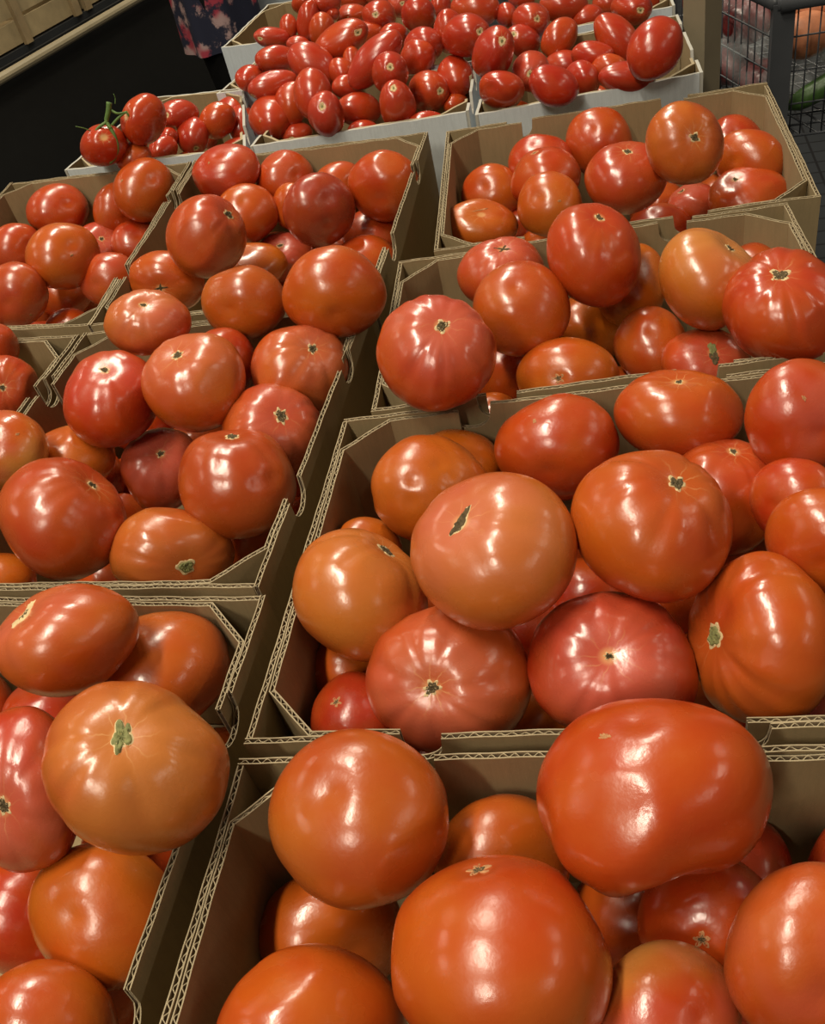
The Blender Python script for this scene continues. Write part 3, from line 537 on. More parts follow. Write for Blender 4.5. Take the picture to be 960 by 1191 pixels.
r11|K1|1|0.3|-0.1161 1.5625 -0.0615|-.0072 .0021 -.0212 -.0192 -.0011 .0066 .0011 .0188 .0030|-||0.1 0.3 0.0 0.0|low red plum tomato at the front-right corner of the leftmost box
r12|K1|1|0.3|-0.1736 1.6874 -0.0679|.0138 -.0065 .0041 .0028 .0121 .0095 -.0073 -.0075 .0115|-||0.15 0.3 0.0 0.0|sliver of a plum tomato between the upright and the orange-red ones
m1|M|1|0.4|-0.0217 1.8459 0.0189|.0199 -.0129 -.0165 -.0087 .0088 -.0150 .0068 .0163 .0063|s||0.1 0.4 0.0 0.0|pointed red plum tomato at the far left of the heap by the kraft wall
m2|M|1|0.3|0.0110 1.8592 0.0260|-.0110 -.0103 .0040 .0106 -.0079 .0082 -.0029 .0090 .0125|-||0.3 0.1 0.0 0.0|small round plum tomato behind the pointed one by the kraft wall
m3|M|1|0.3|0.0481 1.8497 0.0284|.0113 -.0156 -.0071 -.0172 -.0149 .0018 -.0059 .0012 -.0254|-||0.2 0.1 0.0 0.0|upright long plum tomato with a vertical shine near the kraft wall
m4|M|1|0.3|0.0673 1.8060 0.0190|.0223 .0003 -.0054 .0007 -.0225 .0026 -.0057 -.0025 -.0214|-||0.45 0.1 0.0 0.0|orange-red plum tomato right of the upright long one
m5|M|1|0.3|0.0930 1.8642 0.0259|.0054 -.0121 -.0045 -.0050 -.0053 .0096 -.0090 -.0007 -.0058|-||0.15 0.5 0.0 0.0|small rosy plum tomato tip above the orange-red one
m6|M|1|0.4|0.0195 1.8112 0.0054|-.0019 -.0058 -.0143 .0001 -.0135 .0057 -.0138 .0011 .0020|-||0.2 0.3 0.0 0.0|knobbly rosy plum tomato in the gap below the upright long one
m7|M|1|0.3|-0.0235 1.6430 0.0366|-.0063 .0078 .0239 .0220 -.0028 .0063 .0034 .0194 -.0074|-||0.15 0.2 0.0 0.0|red plum tomato lying flat above the left end of the heap
m8|M|1|0.4|0.0324 1.5620 0.0336|.0216 -.0065 -.0191 .0177 .0175 .0156 .0053 -.0220 .0187|-||0.1 0.4 0.0 0.0|rosy plum tomato slanting down to the right with beaded shine
m9|K2|1|0.3|-0.0739 1.6446 0.0173|-.0102 -.0171 .0096 .0040 .0081 .0188 -.0173 .0100 -.0013|-||0.15 0.4 0.0 0.0|small plum tomato at the left end of the centre white box
m10|K2|1|0.4|-0.0370 1.5224 0.0340|-.0068 .0156 -.0246 .0180 -.0068 -.0084 -.0092 -.0166 -.0033|s||0.15 0.3 0.0 0.0|two-humped plum tomato with a pale end at its lower left
m11|K2|1|0.3|0.0165 1.3877 0.0454|-.0147 -.0205 .0045 .0183 -.0097 .0148 -.0101 .0118 .0200|-||0.2 0.2 0.0 0.0|upright oval plum tomato with a long vertical shine
m12|K2|1|0.3|0.0280 1.3686 0.0209|.0219 .0117 -.0024 -.0090 .0130 -.0212 -.0089 .0210 .0155|s||0.1 0.4 0.0 0.0|plum tomato with a cream star scar in front of the upright oval one
m13|K2|1|0.3|-0.0194 1.4689 -0.0274|-.0162 .0127 -.0078 .0058 -.0034 -.0159 -.0081 -.0135 .0011|s||0.2 0.2 0.0 0.0|low plum tomato with a pale tip at the front rim of the centre box
m14|K2|1|0.3|-0.0173 1.4847 0.0106|-.0204 .0059 .0120 .0024 -.0201 .0134 .0138 .0122 .0159|-||0.35 0.4 0.0 0.0|narrow plum tomato between the round dark one and the upright oval one
m15|M|1|0.3|0.0816 1.6068 0.0455|.0318 .0056 .0222 .0150 .0107 -.0228 -.0042 .0247 .0109|s||0.3 0.1 0.0 0.0|long orange-red plum tomato slanting up to the right with a green-cream end
m16|M|1|0.3|0.0695 1.5377 0.0237|.0168 -.0057 -.0050 .0057 .0010 .0171 -.0042 -.0171 .0022|-||0.35 0.1 0.0 0.0|small plum tomato in the dark gap under the long slanting one
m17|K2|1|0.3|0.0722 1.5067 0.0076|.0042 .0049 .0167 .0042 -.0167 .0037 .0162 .0031 -.0053|-||0.15 0.4 0.0 0.0|rosy rounded plum tomato above the barrel-shaped one
m18|M|1|0.3|0.1216 1.4724 0.0454|-.0084 -.0165 -.0311 -.0271 -.0020 .0062 -.0054 .0189 -.0211|-||0.1 0.5 0.0 0.05|longest plum tomato, dark rosy with two shiny streaks, slanting in mid heap
m19|M|1|0.3|0.0931 1.5649 0.0176|-.0032 -.0163 -.0010 -.0190 .0032 .0004 -.0018 .0011 -.0215|-||0.4 0.1 0.0 0.0|thin edge of a plum tomato left of the longest one
m20|K2|1|0.3|0.1340 1.4182 0.0380|-.0002 -.0254 -.0009 .0121 .0005 -.0228 .0232 -.0012 .0121|s||0.1 0.2 0.0 0.0|plum tomato with an angular V-shaped shine around its scar
m21|K2|1|0.4|0.0779 1.4569 -0.0124|.0018 .0087 .0238 .0163 -.0172 .0047 .0166 .0145 -.0075|-||0.25 0.1 0.0 0.0|barrel-shaped plum tomato lying across with a pleated shine
m22|K2|1|0.3|0.0777 1.4199 -0.0349|.0035 .0070 -.0164 .0040 .0153 .0076 .0161 -.0054 .0016|-||0.2 0.1 0.0 0.0|low plum tomato at the rim under the barrel-shaped one
m23|K2|1|0.3|0.1305 1.3662 0.0067|.0173 .0176 -.0020 -.0165 .0157 -.0149 -.0100 .0143 .0234|s||0.15 0.2 0.0 0.0|tall upright plum tomato with a cream knob scar on top
m24|K2|1|0.3|0.1915 1.5310 0.0137|-.0123 -.0206 -.0090 -.0151 -.0002 .0209 -.0170 .0153 -.0121|-||0.25 0.2 0.0 0.0|plum tomato with a hooked shine right of the longest one
m25|K2|1|0.3|0.2075 1.5487 0.0246|.0237 -.0122 -.0091 -.0006 -.0152 .0215 -.0147 -.0158 -.0123|-||0.15 0.5 0.0 0.0|rosy plum tomato behind the one with the hooked shine
m26|K2|1|0.3|0.1892 1.4592 -0.0129|-.0244 -.0120 .0098 -.0061 -.0082 -.0263 .0141 -.0233 .0044|s||0.3 0.1 0.0 0.0|round-faced red plum tomato with a grey-green scar on its right
m27|K2|1|0.3|0.2348 1.4633 -0.0067|-.0203 .0169 .0049 .0004 -.0082 .0252 .0185 .0174 .0055|-||0.15 0.3 0.0 0.0|smooth red plum tomato at the right end of the centre box
m28|K2|1|0.3|0.2243 1.4378 -0.0365|-.0086 -.0102 .0105 .0036 .0104 .0124 -.0133 .0087 -.0035|-||0.45 0.1 0.0 0.0|small orange-red plum tomato in the corner of the centre box
m29|K2|1|0.3|0.1607 1.3441 -0.0228|-.0025 .0052 .0225 .0191 -.0087 .0034 .0077 .0178 -.0040|-||0.1 0.1 0.0 0.0|flat-lying red plum tomato at the front rim of the centre box
m30|M|1|1.0|0.1332 1.9285 0.0005|.0277 -.0011 .0078 -.0075 -.0022 .0205 -.0029 -.0191 -.0039|b||0.3 0.2 0.0 0.0|ribbed orange-red plum tomato with forked shine
m31|M|1|0.4|0.1726 1.8061 0.0175|-.0158 .0238 -.0071 -.0032 -.0105 -.0244 -.0193 -.0122 .0088|s||0.2 0.1 0.0 0.0|plum tomato with a cream scar in the far middle of the heap
m32|M|1|0.3|0.1457 1.7822 0.0021|-.0047 .0079 -.0189 -.0120 .0124 .0088 .0141 .0110 .0024|-||0.35 0.1 0.0 0.0|orange-red plum tomato right behind the long slanting one
m33|M|1|0.3|0.1815 1.7377 -0.0021|.0079 .0174 .0133 -.0033 -.0127 .0176 .0191 -.0079 -.0027|-||0.15 0.4 0.0 0.0|small rosy plum tomato tip above the longest one
m34|M|1|0.3|0.2290 1.7089 0.0280|.0257 -.0097 .0039 -.0097 -.0159 .0184 -.0052 -.0166 -.0178|-||0.15 0.3 0.0 0.0|round red plum tomato in the far middle with a vertical shine
m35|M|1|0.4|0.2189 1.8703 0.0114|-.0016 .0215 .0012 -.0055 .0006 -.0206 -.0202 -.0020 .0055|s||0.2 0.4 0.0 0.0|plum tomato with a pale scar at the top edge of the picture
m36|J|1|0.3|0.2508 1.5508 0.0351|.0111 .0216 .0006 .0209 -.0109 .0017 .0015 .0002 -.0230|-||0.15 0.2 0.0 0.0|red plum tomato left of the one with a yellow tip
m37|J|1|0.3|0.2594 1.4709 0.0459|.0184 -.0214 .0120 .0123 -.0034 -.0261 .0183 .0196 .0070|s||0.2 0.1 0.0 0.0|big red plum tomato with a yellow tip at its right
m38|N|1|0.3|0.3154 1.6477 0.0298|-.0120 .0099 -.0249 -.0210 .0120 .0154 .0155 .0233 .0026|-||0.4 0.1 0.0 0.0|wide orange-red plum tomato near the top edge of the picture
m39|J|1|0.3|0.2754 1.3622 0.0426|.0185 .0200 .0061 -.0071 .0157 -.0230 -.0183 .0170 .0171|s||0.1 0.1 0.0 0.05|tall dark red plum tomato with a cream scar at its upper right
m40|N|1|0.5|0.3605 1.6261 0.0154|.0125 -.0080 -.0046 .0007 -.0077 .0149 -.0117 -.0127 -.0048|-||0.15 0.5 0.0 0.0|knobbly rosy plum tomato behind the tall dark one
m41|N|1|0.5|0.3773 1.5422 0.0220|.0179 .0200 .0022 -.0046 .0053 -.0250 -.0195 .0138 .0066|s||0.2 0.2 0.0 0.0|plum tomato with a pale scar and ridged shine
m42|J|1|0.4|0.3567 1.5145 0.0020|-.0154 -.0150 -.0126 .0182 -.0046 -.0143 .0068 -.0157 .0142|s||0.1 0.2 0.0 0.0|red plum tomato with cream scar at upper left, right of the tall dark one
m43|J|1|0.3|0.4012 1.4685 0.0072|.0085 -.0097 .0192 .0086 .0203 .0065 -.0195 .0045 .0112|-||0.4 0.1 0.0 0.0|egg-shaped orange-red plum tomato slanting up to the right
m44|J|1|0.6|0.3284 1.3641 0.0049|.0159 .0192 -.0073 -.0105 -.0010 -.0242 -.0193 .0166 .0071|s||0.15 0.5 0.0 0.0|rosy plum tomato with a brown puckered scar facing the viewer
m45|J|1|0.5|0.2687 1.2967 0.0155|.0221 -.0181 -.0021 -.0130 -.0120 .0178 -.0158 -.0076 -.0156|-||0.2 0.1 0.0 0.0|red plum tomato with a folded left side beside the box divider
m46|J|1|0.3|0.2959 1.3700 -0.0439|-.0044 -.0106 -.0205 -.0056 -.0131 .0115 -.0139 .0082 .0017|-||0.7 0.1 0.0 0.0|orange plum tomato low at the white rim near the notch
m47|J|1|0.3|0.3229 1.2320 0.0261|.0124 .0062 .0202 .0125 -.0210 -.0016 .0163 .0107 -.0143|-||0.05 0.1 0.0 0.0|deep red plum tomato with a wide shine at the white front rim
m49|J|1|0.3|0.3963 1.4342 -0.0214|-.0124 -.0009 -.0171 -.0164 -.0022 .0125 -.0019 .0202 .0009|-||0.1 0.4 0.0 0.0|rosy plum tomato behind the deep red one
m50|J|1|0.4|0.3925 1.3331 -0.0125|-.0218 .0066 -.0045 .0013 .0137 .0196 .0114 .0174 -.0115|-||0.05 0.2 0.0 0.0|deep red plum tomato with a dimple in the front of the right white box
m51|J|1|0.3|0.4200 1.3641 0.0061|-.0002 .0128 -.0177 -.0006 .0154 .0131 .0184 -.0009 .0011|-||0.1 0.3 0.0 0.0|smooth rosy plum tomato lying across below the gap in the heap
m52|J|1|0.3|0.4325 1.3307 -0.0084|.0207 -.0126 -.0024 -.0081 -.0118 .0174 -.0117 -.0104 -.0127|-||0.6 0.2 0.0 0.0|orange plum tomato above the dark red one lying at the rim
m53|J|1|0.4|0.4275 1.2490 0.0059|.0045 .0013 .0266 -.0011 -.0217 -.0036 .0180 .0002 -.0060|-||0.05 0.3 0.0 0.05|dark red plum tomato lying along the front rim
m54|J|1|0.3|0.4641 1.3852 0.0128|-.0090 .0216 -.0122 -.0188 .0017 .0196 .0170 .0115 .0177|-||0.25 0.1 0.0 0.0|plum tomato slanting down to the right with a broken streak of shine
m55|J|1|0.2|0.4513 1.2080 0.0454|.0151 .0155 .0206 -.0264 .0113 .0094 -.0051 -.0237 .0174|-||0.15 0.1 0.0 0.0|largest egg-shaped plum tomato at the right corner of the right white box
m56|N|1|0.3|0.4864 1.5973 -0.0131|.0041 .0038 .0175 -.0171 .0053 .0019 -.0050 -.0163 .0027|-||0.15 0.2 0.0 0.0|red plum tomato above the white rim of the box behind
m57|N|1|0.3|0.5134 1.4641 0.0247|.0249 .0115 .0007 -.0027 .0021 -.0256 -.0125 .0196 .0029|s||0.2 0.1 0.0 0.0|red plum tomato with a green-yellow scar near the top right of the heap
m58|N|1|0.3|0.5693 1.7472 -0.0439|.0043 -.0109 -.0148 .0063 -.0128 .0118 -.0165 -.0070 .0011|-||0.15 0.3 0.0 0.0|red plum tomato left of the green-scarred one at the top edge
m59|N|1|0.3|0.4541 1.6218 0.0085|.0011 -.0059 .0297 -.0278 .0027 -.0006 -.0017 -.0242 -.0073|-||0.25 0.1 0.0 0.0|wide plum tomato at the top edge above the egg-shaped slanting one
m60|N|1|0.3|0.6273 1.6977 -0.0411|-.0157 -.0020 .0113 .0076 .0136 .0098 -.0058 .0112 -.0106|-||0.15 0.3 0.0 0.0|plum tomato at the far right end of the heap by the white corner
m61|L|1|0.4|0.0852 1.8751 0.0453|-.0037 .0069 .0208 .0200 -.0050 .0049 .0057 .0185 -.0059|-||0.15 0.5 0.0 0.0|rosy plum tomato at the top edge behind the upright long one
m62|L|1|0.3|0.1507 2.0757 -0.0084|-.0072 .0005 .0216 .0149 .0124 .0038 -.0103 .0130 -.0059|-||0.2 0.1 0.0 0.0|plum tomato at the top edge above the ribbed one
m63|L|1|0.3|0.1980 2.0558 -0.0076|-.0233 .0021 .0046 .0052 .0127 .0144 .0008 .0126 -.0124|-||0.2 0.2 0.0 0.0|plum tomato sliver at the top edge left of the pale-scarred one
m64|N|1|0.3|0.4141 1.7305 0.0049|-.0045 -.0081 -.0141 -.0048 -.0119 .0093 -.0130 .0068 .0015|-||0.1 0.4 0.0 0.0|plum tomato at the top edge above the ridged one
m65|N|1|0.3|0.2812 1.7949 0.0096|-.0098 -.0157 -.0026 -.0143 .0092 .0023 .0001 .0032 -.0157|-||0.15 0.2 0.0 0.0|narrow plum tomato between the round one and the wide orange-red one
m66|L|1|0.3|0.0533 2.1255 -0.0015|.0090 -.0183 -.0050 -.0089 -.0082 .0145 -.0132 -.0030 -.0108|-||0.2 0.1 0.0 0.0|plum tomato at the left end of the farthest row
fD8|D|0|0.3|0.4991 1.0914 -0.1244|-.0348 .0125 -.0034 .0097 .0317 .0168 .0085 .0148 -.0329|-||0.59 0.1 0 0|shaded tomato in the bottom layer of the far right box
fD10|D|0|0.3|0.4200 1.1179 -0.1252|-.0216 .0288 .0041 .0130 .0141 -.0308 -.0261 -.0169 -.0187|-||0.53 0.1 0 0|shaded tomato in the bottom layer of the far right box
fD14|D|0|0.3|0.2564 1.0901 -0.1269|-.0246 -.0030 -.0238 .0029 .0335 -.0072 .0238 -.0072 -.0237|-||0.58 0.1 0 0|shaded tomato in the bottom layer of the far right box
fB1|B|0|0.3|0.2511 0.5229 -0.1231|-.0275 .0095 .0253 .0143 .0358 .0020 -.0229 .0108 -.0290|-||0.37 0.1 0 0|shaded tomato in the bottom layer of the middle right box
fB2|B|0|0.3|-0.0337 0.4019 -0.1228|-.0359 .0104 .0109 .0135 .0348 .0111 -.0067 .0140 -.0357|-||0.19 0.1 0 0|shaded tomato in the bottom layer of the middle right box
fB4|B|0|0.3|-0.0140 0.5328 -0.1252|-.0294 .0193 -.0089 .0052 .0213 .0289 .0206 .0221 -.0200|-||0.3 0.1 0 0|shaded tomato in the bottom layer of the middle right box
fB6|B|0|0.3|0.1120 0.5617 -0.1251|-.0329 .0151 -.0032 .0080 .0233 .0267 .0132 .0235 -.0244|-||0.41 0.1 0 0|shaded tomato in the bottom layer of the middle right box
fB10|B|0|0.3|0.1870 0.3995 -0.1264|-.0243 .0024 .0250 .0129 .0310 .0096 -.0215 .0159 -.0224|-||0.55 0.1 0 0|shaded tomato in the bottom layer of the middle right box
fA3|A|0|0.3|0.1381 0.1806 -0.1248|-.0348 .0113 .0012 .0111 .0332 .0107 .0022 .0105 -.0350|-||0.1 0.1 0 0|shaded tomato in the bottom layer of the nearest right box
fE4|E|0|0.3|-0.0066 1.2387 -0.1260|-.0186 -.0080 .0290 .0123 .0291 .0159 -.0274 .0184 -.0125|-||0.23 0.1 0 0|shaded tomato in the bottom layer of the large left box
fE8|E|0|0.3|-0.0898 1.2649 -0.1238|-.0303 .0208 -.0091 .0052 .0211 .0309 .0221 .0235 -.0197|-||0.34 0.1 0 0|shaded tomato in the bottom layer of the large left box
fF3|F|0|0.3|-0.3007 0.6694 -0.1241|-.0249 -.0045 -.0276 .0021 .0365 -.0079 .0278 -.0068 -.0241|-||0.38 0.1 0 0|shaded tomato in the bottom layer of the middle left box
fF5|F|0|0.3|-0.1069 0.7476 -0.1258|-.0334 .0104 .0063 .0118 .0322 .0095 -.0029 .0110 -.0337|-||0.47 0.1 0 0|shaded tomato in the bottom layer of the middle left box
fF10|F|0|0.3|-0.2099 0.8539 -0.1252|-.0018 .0359 .0039 .0084 .0042 -.0349 -.0351 -.0009 -.0086|-||0.53 0.1 0 0|shaded tomato in the bottom layer of the middle left box
fF12|F|0|0.3|-0.2974 0.7549 -0.1256|-.0140 .0213 -.0251 -.0026 .0265 .0239 .0328 .0112 -.0088|-||0.46 0.1 0 0|shaded tomato in the bottom layer of the middle left box
fF13|F|0|0.3|-0.2909 0.8254 -0.1258|-.0270 .0159 .0169 .0132 .0318 -.0088 -.0191 -.0004 -.0301|-||0.24 0.1 0 0|shaded tomato in the bottom layer of the middle left box
fF14|F|0|0.3|-0.1123 0.6849 -0.1269|-.0299 .0155 .0066 .0125 .0294 -.0125 -.0113 -.0084 -.0313|-||0.37 0.1 0 0|shaded tomato in the bottom layer of the middle left box
fG3|G|0|0.3|-0.4444 1.2113 -0.1264|-.0330 .0103 -.0048 .0113 .0279 -.0176 -.0014 -.0182 -.0298|-||0.21 0.1 0 0|shaded tomato in the bottom layer of the far left box
fG4|G|0|0.3|-0.3796 1.3116 -0.1233|-.0277 .0264 .0008 .0142 .0159 -.0318 -.0223 -.0227 -.0213|-||0.59 0.1 0 0|shaded tomato in the bottom layer of the far left box
fG5|G|0|0.3|-0.4769 1.2909 -0.1225|-.0304 .0019 .0246 .0146 .0330 .0154 -.0200 .0211 -.0263|-||0.49 0.1 0 0|shaded tomato in the bottom layer of the far left box
fI1|I|0|0.3|-0.2901 0.2826 -0.1261|-.0304 .0178 -.0010 .0064 .0129 .0321 .0166 .0275 -.0144|-||0.57 0.1 0 0|shaded tomato in the bottom layer of the nearest left box
fI3|I|0|0.3|-0.2004 0.4184 -0.1229|-.0126 .0198 -.0309 -.0039 .0317 .0219 .0364 .0102 -.0083|-||0.57 0.1 0 0|shaded tomato in the bottom layer of the nearest left box
fJ28|J|1|0.3|0.4595 1.4510 -0.0923|-.0060 .0156 .0095 .0058 .0111 -.0145 -.0173 -.0016 -.0082|-||0.34 0.1 0 0|shaded tomato in the bottom layer of the right front white box
'''
VINE = [[[[-0.2644, 1.4202, 0.0968], [-0.2701, 1.4173, 0.0859], [-0.2771, 1.4151, 0.075], [-0.2744, 1.4087, 0.0654]], 0.0034], [[[-0.2749, 1.4102, 0.0675], [-0.2728, 1.4056, 0.0537], [-0.2748, 1.4042, 0.0396], [-0.2849, 1.4084, 0.0255]], 0.0024], [[[-0.2774, 1.4138, 0.0743], [-0.2928, 1.4094, 0.0699], [-0.2993, 1.4064, 0.0603], [-0.2975, 1.4033, 0.0522]], 0.002], [[[-0.2721, 1.4122, 0.0686], [-0.2593, 1.4152, 0.0753], [-0.2482, 1.42, 0.0782], [-0.2454, 1.42, 0.0726]], 0.0018], [[[-0.2662, 1.4193, 0.0867], [-0.2582, 1.4158, 0.0809], [-0.2457, 1.4216, 0.0783]], 0.0016], [[[-0.3033, 1.4114, 0.0696], [-0.3101, 1.4075, 0.0763], [-0.3183, 1.4031, 0.0823]], 0.0007], [[[-0.2578, 1.4223, 0.092], [-0.255, 1.4246, 0.099], [-0.2552, 1.426, 0.1046]], 0.0005], [[[-0.2849, 1.4084, 0.0255], [-0.2946, 1.4071, 0.0208]], 0.0018], [[[-0.2975, 1.4033, 0.0522], [-0.2921, 1.4042, 0.0442], [-0.2819, 1.4041, 0.0441]], 0.0014], [[[-0.2748, 1.4042, 0.0396], [-0.2874, 1.4038, 0.0431]], 0.0012]]
QUADS = {'D': [[0.1754, 1.2485, 0.0], [0.5684, 1.1279, -0.0], [0.4791, 0.8208, 0.0], [0.0932, 0.92, 0.0]], 'C': [[0.0541, 0.922, 0.0], [0.4473, 0.8286, 0.0], [0.3867, 0.5703, 0.0], [-0.0145, 0.6633, 0.0]], 'B': [[-0.0383, 0.6662, 0.0], [0.3648, 0.5654, 0.0], [0.2463, 0.2453, 0.0], [-0.1413, 0.3531, 0.0]], 'A': [[-0.1438, 0.3462, 0.0], [0.2364, 0.24, 0.0], [0.1519, -0.067, 0.0], [-0.2426, 0.0424, 0.0]], 'E': [[-0.1749, 1.3912, 0.0], [0.1556, 1.2638, 0.0], [0.0207, 0.865, 0.0], [-0.2986, 0.9637, 0.0]], 'F': [[-0.3005, 0.9532, 0.0], [0.0133, 0.8521, 0.0], [-0.1224, 0.4858, 0.0], [-0.4326, 0.5937, 0.0]], 'G': [[-0.4715, 1.5081, 0.0], [-0.1774, 1.3896, 0.0], [-0.2925, 0.9625, -0.0], [-0.6006, 1.0963, 0.0]], 'H': [[-0.6001, 1.0796, 0.0], [-0.3032, 0.9508, -0.0], [-0.4375, 0.5955, 0.0], [-0.737, 0.6939, 0.0]], 'I': [[-0.4193, 0.5869, 0.0], [-0.1163, 0.4783, 0.0], [-0.2437, 0.1034, 0.0], [-0.5474, 0.2086, 0.0]], 'K1': [[-0.2511, 1.7559, 0.0], [-0.0873, 1.6701, 0.0], [-0.0959, 1.383, -0.0], [-0.386, 1.4987, 0.0]], 'K2': [[-0.0032, 1.5978, 0.0], [0.2752, 1.481, 0.0], [0.2207, 1.2949, 0.0], [-0.0932, 1.3846, 0.0]], 'J': [[0.3128, 1.5279, 0.0], [0.5858, 1.459, 0.0], [0.5212, 1.2108, 0.0], [0.2213, 1.2761, 0.0]], 'M': [[-0.0359, 1.8564, 0.0], [0.3346, 1.7091, 0.0], [0.2759, 1.4897, 0.0], [-0.1397, 1.6766, 0.0]], 'N': [[0.4202, 1.8011, 0.0], [0.667, 1.7585, 0.0], [0.5983, 1.5005, 0.0], [0.3122, 1.5486, 0.0]], 'L': [[-0.0202, 2.1887, 0.0], [0.3951, 1.9942, 0.0], [0.3381, 1.7237, 0.0], [-0.1257, 1.9484, 0.0]]}
ORIENT = {'D': 0, 'C': 0, 'B': 0, 'A': 0, 'E': 1, 'F': 1, 'G': 1, 'H': 1, 'I': 1, 'K1': 1, 'K2': 1, 'J': 1, 'M': 0, 'N': 1, 'L': 0}

SCARK = {'B12': .5, 'B7': .6, 'B9': .65, 'F10': .6, 'F1': .65, 'C7': 1.3, 'F5': 1.0, 'B2': 1.05, 'F6': 1.15}
def add_marks(o, key, roma, lobes, T, typ, md):
    s = zlib.crc32((key + 'm').encode()); rot = (s % 628) / 100. + {'B1': .85, 'I3': 1.57}.get(key, 0)
    top = (0, 0, 1); big = float(np.linalg.norm(T, 2))
    def pt(n, d, rx, ry, mat, star=0, lift=.012, rt=None, label=None, bumpy=.006, seed=0):
        patch(n, key, roma, lobes, T, d, rx, ry, rot if rt is None else rt, mat, o, star, lift, s + seed, label, bumpy)
    if roma:
        if typ == 's':
            pt('stem_scar', top, .19, .17, M['cream'], .25, .012)
            pt('stem_scar', top, .07, .06, M['green_scar'], .3, .03)
        elif typ == 'v':
            pt('calyx', top, .5, .45, M['vine'], .95, .03, bumpy=.01)
        elif typ == 'm': pt('scuff_mark', md, .06, .04, M['tan'])
        elif typ == 'b': pt('blossom_scar', (0, 0, -1), .06, .06, M['cream'], .3)
        return
    if typ == 's':
        q = SCARK.get(key, .72 + .35 * ((s // 7) % 100) / 100); e = .75 + .3 * ((s // 11) % 100) / 100
        pt('stem_scar', top, .135 * q, .115 * q * e, M['cream'], .85, .005); pt('stem_scar', top, .108 * q, .095 * q * e, M['scar'], .30, .016, bumpy=.012)
    elif typ == 'e':
        pt('stem_scar', top, .27, .075, M['cream'], .2, .008); pt('stem_scar', top, .24, .055, M['scar'], .35, .022, bumpy=.012)
    elif typ == 'h':
        pt('stem_scar', top, .22, .12, M['cream'], .3, .008); pt('stem_scar', top, .20, .10, M['green_scar'], .5, .022, bumpy=.014)
    elif typ == 'd':
        c1 = (math.cos(rot) * .14, math.sin(rot) * .14, 1); c2 = (-math.cos(rot) * .14, -math.sin(rot) * .14, 1)
        pt('stem_scar', c1, .19, .10, M['scar'], .3, .02, bumpy=.014); pt('stem_scar', c2, .17, .09, M['green_scar'], .3, .02, bumpy=.012, seed=3)
    elif typ == 'g':
        pt('stem_end', top, .17, .16, M['cream'], .25, .008); pt('stem_end', top, .12, .115, M['green_scar'], .12, .035, bumpy=.012)
    elif typ == 'b':
        pt('blossom_scar', (0, 0, -1), .06, .055, M['scar'], .6, .008)
        pt('blossom_scar', (0, 0, -1), .11, .10, M['tan'], .95, .004)
    elif typ == 'k':
        pt('dry_crack', top, .22, .03, M['scar'], .3, .010); pt('dry_crack', top, .16, .03, M['scar'], .3, .010, rot + 1.3, seed=4)
    elif typ == 'c':
        pt('dry_crack', (.2, .1, 1), .25, .02, M['tan'], .2, .006)
    elif typ == 't':
        pt('stem_scar', top, .34, .10, M['cream'], .3, .010, bumpy=.012); pt('stem_scar', top, .12, .04, M['scar'], .5, .024)
    elif typ == 'm':
        pt('scuff_mark', md, .055, .035, M['tan'], .4, .006)

fruit = {}
GROUP = {'A': 'tomatoes in the nearest right box', 'B': 'tomatoes in the middle right box', 'C': 'tomatoes in the third right box', 'D': 'tomatoes in the far right box', 'E': 'tomatoes in the large left box', 'F': 'tomatoes in the middle left box', 'G': 'tomatoes in the far left box', 'H': 'tomatoes at the left edge box', 'I': 'tomatoes in the nearest left box', 'K1': 'plum tomato heap', 'K2': 'plum tomato heap', 'J': 'plum tomato heap', 'N': 'plum tomato heap', 'M': 'plum tomato heap', 'L': 'plum tomato heap'}
def add_fruit():
    truss = None
    for ln in DATA.strip().splitlines():
        p = ln.split('|'); key, bx, roma, lobes = p[0], p[1], p[2] == '1', float(p[3])
        loc = [float(x) for x in p[4].split()]; T = np.array([float(x) for x in p[5].split()]).reshape(3, 3)
        typ = p[6]; md = [float(x) for x in p[7].split()] if p[7] else None
        col = [float(x) for x in p[8].split()]; label = p[9]
        nu, nv = (40, 26) if roma else ((72, 48) if bx in 'ABCFIEH' else (56, 36))
        me = fruit_mesh(key, roma, lobes, T, nu, nv)
        o = bpy.data.objects.new('plum_tomato' if roma else 'tomato', me); COL.objects.link(o)
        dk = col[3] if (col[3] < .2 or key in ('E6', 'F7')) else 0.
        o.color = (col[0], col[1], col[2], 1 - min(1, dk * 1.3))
        if typ == 'v':
            if truss is None:
                truss = empty('tomato_truss', loc)
                tag(truss, 'pair of red vine tomatoes on a curled green stalk, left end of the leftmost box', 'vine tomatoes')
                base = Vector(loc)
            o.name = 'vine_tomato'; o.parent = truss; o.location = Vector(loc) - base
            add_marks(o, key, roma, lobes, T, 'x', md)
        else:
            o.location = loc; tag(o, label, 'tomato', GROUP.get(bx))
            if typ != '-': add_marks(o, key, roma, lobes, T, typ, md)
        fruit[key] = o
    mb = MB()
    for pts, r in VINE:
        q = smooth_path(pts, 5); mb.tube([Vector(x) - base for x in q], [r * (1.15 - .4 * i / len(q)) for i in range(len(q))], 10)
    v = mb.build('vine_stalk', [M['vine']], truss, True); v['label'] = 'curled green vine stalk'
add_fruit()

for k in QUADS:
    lab, grp, white, fine = BOXNAME[k]
    tray(k, QUADS[k], ORIENT[k], lab, grp, white, fine, **({'notch': (.27, .68), 'notch2': (.24, .725)} if k in 'CD' else {}))

